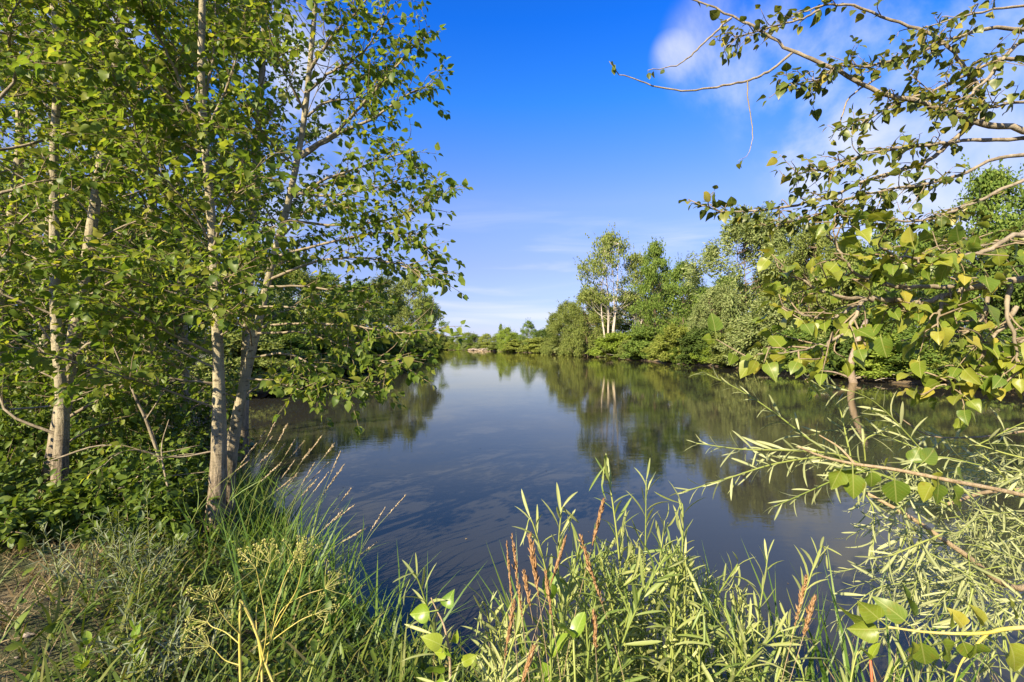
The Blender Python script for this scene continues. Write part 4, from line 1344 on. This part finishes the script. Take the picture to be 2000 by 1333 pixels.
# broken yellow umbel plant
root = thing('umbel_plant', 'dried yellow umbel plant with a snapped stalk at bottom left', 'plant', z0(-1.0, 1.9))
dU = 1.9
for pts, r in ((mk(dU, dU, (474, 1450), (470, 1330), (468, 1240), (470, 1172)), .0055), (mk(dU, dU, (472, 1174), (490, 1210), (508, 1258), (520, 1300), (545, 1360)), .005), (mk(dU, dU, (508, 1258), (512, 1330), (505, 1400)), .005)):
    a = Acc()
    tube(a, spline(pts, 4), r, r * .9, 8)
    a.build('stalk', M['stalk'], root)
stems = [((520, 1300), (540, 1180), (560, 1120), (575, 1092)), ((520, 1290), (545, 1200), (590, 1165), (635, 1150)), ((535, 1230), (555, 1195), (580, 1150), (590, 1105)), ((500, 1340), (520, 1240), (510, 1160), (500, 1110)),
         ((470, 1240), (450, 1220), (430, 1195), (420, 1175)), ((470, 1260), (440, 1235), (415, 1225), (405, 1215)), ((520, 1260), (560, 1230), (590, 1210), (615, 1200)), ((510, 1300), (500, 1200), (515, 1140), (528, 1100)), ((470, 1300), (440, 1290), (420, 1270), (410, 1262))]
for k, st in enumerate(stems):
    a = Acc()
    sp = spline(mk(dU, dU + rng.uniform(-.1, .1), *st), 4)
    tube(a, sp, .0024, .0012, 5)
    a.build('stem', M['stalk'], root)
    a = Acc()
    c = sp[-1]
    for q in range(13):
        dv = nrm(nrm(sp[-1] - sp[-4]) + rng.normal(0, .55, 3))
        e = c + dv * rng.uniform(.04, .10)
        tube(a, np.array([c, (c + e) / 2 + rng.normal(0, .003, 3), e]), .0012, .0008, 3, var=rng.random())
        m_ = 12
        dd = nrm(dv + rng.normal(0, .8, (m_, 3)))
        scatter(a, T_SPIKE, e + dd * .004, dd, nrm(rng.normal(0, 1, (m_, 3))), rng.uniform(.006, .011, m_), 2.4)
    a.build('umbel', M['umbel'], root)

# ------------------------------------------------------------------ ground cover on the left bank
def cover(name, label, cat, n, xr, yr, mat, T, size, wid, lean=.35, test=None, dens=None, up=1.0, zoff=0.0):
    x, y = rng.uniform(*xr, n), rng.uniform(*yr, n)
    sdist = shore_dist(x, y)
    keep = sdist > (.05 if test is None else test)
    if dens is not None:
        keep &= rng.random(n) < dens(x, y)
    x, y = x[keep], y[keep]
    n = len(x)
    z = ground_z(x, y) + zoff
    az = rng.random(n) * 2 * PI
    d = nrm(np.stack([np.cos(az) * lean * rng.random(n) * 2, np.sin(az) * lean * rng.random(n) * 2, np.full(n, up)], -1))
    nr = nrm(np.stack([-np.cos(az), -np.sin(az), np.full(n, .4)], -1) + rng.normal(0, .3, (n, 3)))
    a = Acc()
    scatter(a, T, np.stack([x, y, z], -1), d, nr, size[0] + (size[1] - size[0]) * rng.random(n) ** 1.3, wid * rng.uniform(.7, 1.3, n))
    o = a.build(name, M[mat], kind='stuff')
    o['label'], o['category'] = label, cat
    return o

def pathy(x, y):   # the worn patch by the camera on the far left
    t = (y - 2.0) * .55 + 2.05
    return np.exp(-((np.abs(x) - t - .6) / .75) ** 2) * (y < 4.6)
cover('grass', 'green grass on the shaded left bank', 'grass', 34000, (-9, -.2), (1.6, 9.5), 'grass', T_BLADE, (.14, .40), .045, .6, dens=lambda x, y: np.clip(1 - .98 * pathy(x, y), 0.04, 1))
cover('dry_grass', 'straw-coloured dry grass around the worn soil at bottom left', 'grass', 26000, (-8, -.6), (1.6, 6.5), 'dry', T_BLADE, (.06, .20), .05, 1.1, dens=lambda x, y: .10 + .75 * pathy(x, y) + .3 * np.exp(-((y - 4.6) / .8) ** 2) * (x < -2.6))
cover('tall_grass', 'tall green grass at the water edge by the forked cottonwood', 'grass', 3600, (-4.6, -.6), (3.2, 7.6), 'reed', T_BLADE, (.35, .85), .020, .38, test=-.15, dens=lambda x, y: np.exp(-((shore_dist(x, y) - .25) / .55) ** 2))
cover('herb_cover', 'low green herbs among the grass on the left bank', 'ground cover', 9000, (-9, -.6), (2.2, 10), 'herb', T_OVAL, (.05, .11), .9, 1.2, up=.55, zoff=.05, dens=lambda x, y: (1 - .95 * pathy(x, y)) * (.35 + .65 * (shore_dist(x, y) < 2.2)))
cover('bank_edge_herbs', 'dark leafy herbs along the left waterline', 'ground cover', 6000, (-3.4, .6), (2.6, 6), 'herb', T_WIL, (.08, .16), 1.8, .9, test=-.05, up=.7, zoff=.1, dens=lambda x, y: np.exp(-((shore_dist(x, y) - .3) / .45) ** 2))

# silver-leaved sprigs in the left grass
SG = 'silver willow sprigs in the left grass'
for k, (px, py, d) in enumerate(((235, 1010, 3.9), (300, 1060, 3.6), (130, 1030, 3.8), (180, 1080, 3.5), (250, 1100, 3.4), (215, 1060, 3.7), (290, 1020, 4.0), (100, 1090, 3.4), (260, 1170, 2.9), (370, 1200, 2.8), (330, 1235, 2.7), (340, 1120, 3.2), (160, 1120, 3.3), (390, 1180, 2.9), (240, 1060, 3.6))[:11]):
    T_ = P(px, py, d)
    b = z0(T_[0] + rng.normal(0, .08), d + rng.uniform(-.05, .15))
    root = thing('silver_sprig', 'silver-grey leafy sprig sprawling in the shaded grass below the trunks', 'plant', b, SG)
    pl = Plant(root, M['sage'], T_WIL_HI, T_WIL, 40)
    a = Acc()
    for q in range(4):
        e = T_ + rng.normal(0, .12, 3)
        e[2] = max(e[2], b[2] + .12)
        willow_branch(pl, a, [b, (b + e) / 2 + np.array([0, 0, .06]), e], .003, .085, step=.016, t0=.2)
    a.build('stem', M['stem_green'], root)

# undergrowth shrubs between the trunks
UG = 'undergrowth bushes between the left trunks'
for k, (px, d, h, r_) in enumerate(((60, 6.8, 1.0, .9), (180, 6.4, .9, .8), (260, 6.6, 1.1, .9), (330, 6.3, 1.0, .8), (390, 7.2, 1.3, .8), (300, 7.5, 1.5, 1.0), (200, 7.6, 1.6, 1.0), (80, 7.8, 1.6, 1.1), (-20, 6.6, 1.2, .9), (0, 5.6, .8, .6), (355, 5.5, .65, .5), (240, 5.4, .6, .5), (-60, 8, 2, 1.2), (140, 9, 2.2, 1.4), (270, 9.4, 2.2, 1.4), (400, 10.5, 2.2, 1.3), (40, 4.9, .6, .5), (165, 5.0, .55, .5), (255, 4.7, .5, .45), (330, 4.9, .6, .5), (215, 5.1, .7, .5), (300, 5.3, .8, .5), (95, 4.7, .4, .4), (-10, 4.3, .5, .5))):
    x = (px - 1000) / 1000 * d
    b = z0(x, d)
    root = thing('undergrowth_bush', 'low green bush in the dim undergrowth between the left cottonwood trunks', 'shrub', b, UG)
    pl = Plant(root, M['herb'], T_OVAL_HI, T_OVAL, 12)
    a = Acc()
    for q in range(int(16 * r_ * h) + 8):
        az, el = rng.random() * 2 * PI, rng.uniform(.4, 1.4)
        e = b + np.array([math.cos(az) * math.cos(el) * r_, math.sin(az) * math.cos(el) * r_, math.sin(el) * h]) * rng.uniform(.6, 1.1)
        sp = spline([b, (b + e) / 2 + np.array([0, 0, .1]), e], 4)
        tube(a, sp, .006, .002, 4)
        for z in range(4):
            s0 = sp[int(len(sp) * rng.uniform(.3, .95))]
            dv = nrm(rng.normal(0, 1, 3) + (e - b) * .5)
            leaf_twig(pl, None, np.array([s0, s0 + dv * .14, s0 + dv * .28]), .035, .085)
    a.build('stem', M['twig'], root)

# specks drifting on the water
a = Acc()
n = 110
y = rng.uniform(3.6, 26, n)
x = rng.uniform(-.55, .75, n) * y
k = shore_dist(x, y) < -.3
n = int(k.sum())
scatter(a, T_OVAL, np.stack([x[k], y[k], np.full(n, .004)], -1), nrm(np.stack([rng.normal(0, 1, n), rng.normal(0, 1, n), np.zeros(n)], -1)), np.tile([0, 0, 1.0], (n, 1)), rng.uniform(.012, .035, n), 1.0)
o = a.build('floating_specks', M['dry'], kind='stuff')
o['label'], o['category'] = 'tiny pale leaf specks drifting on the river', 'floating leaves'

# dead grey sapling and fallen sticks between the trunks
root = thing('dead_sapling', 'bare grey sapling leaning left between the left trunks', 'sapling', P(335, 960, 5.6))
for pts, r in ((mk(5.6, 5.4, (335, 965), (310, 890), (285, 820), (262, 770), (250, 715)), .022), (mk(5.5, 5.3, (270, 790), (240, 720), (215, 660), (195, 600)), .010), (mk(5.5, 5.3, (262, 770), (270, 690), (250, 610)), .009), (mk(5.5, 5.2, (285, 820), (330, 750), (360, 700)), .009), (mk(5.4, 5.0, (255, 735), (200, 700), (150, 690)), .008)):
    a = Acc()
    tube(a, spline(pts, 4), r, r * .4, 6, knob=.06)
    a.build('trunk' if r > .02 else 'branch', M['branch'], root)
for k, px in enumerate((((150, 1035), (190, 1010), (240, 960), (300, 905), (345, 890), (415, 884)), ((100, 900), (200, 870), (300, 885), (390, 870)), ((230, 955), (300, 935), (420, 920)), ((20, 800), (120, 790), (220, 760), (330, 745)), ((330, 965), (315, 880), (330, 820)))):
    c = P(*px[0], 4.9)
    a = Acc()
    tube(a, spline(mk(4.9, 5.3, *px), 4), .010, .004, 5, knob=.05)
    ob = a.build('dead_branch', M['branch'], base=c)
    ob['label'] = ('long bare stick rising from the grass to the main trunk', 'bare grey branch across the gap between the left trunks', 'thin dead branch lying low left of the main trunk', 'bare horizontal branch in front of the straight grey trunk', 'short upright dead stick near the leaning dead sapling')[k]
    ob['category'] = 'branch'
# pale stone block lying behind the left trunk
o = bpy.data.objects.new('stone', rocks[1])
COL.objects.link(o)
o.location = P(168, 985, 5.5)
o.scale = (.24, .15, .09)
o['label'], o['category'] = 'pale stone half hidden in the grass right of the left trunks', 'stone'
# pebbles on the worn patch
for k in range(60):
    y = rng.uniform(2.2, 3.6)
    x = -((y - 2.0) * .55 + 2.6 + rng.normal(0, .28))
    o = bpy.data.objects.new('pebble', rocks[k % 4])
    COL.objects.link(o)
    o.location = (x, y, float(ground_z(x, y)) + .004)
    s = rng.uniform(.008, .026)
    o.scale = (s * 1.3, s, s)
    o.rotation_euler = (0, 0, rng.random() * 6)
    o['label'], o['category'], o['group'] = 'small pebble on the worn soil in the bottom left corner', 'pebble', 'pebbles on the worn soil'

finish_plants()
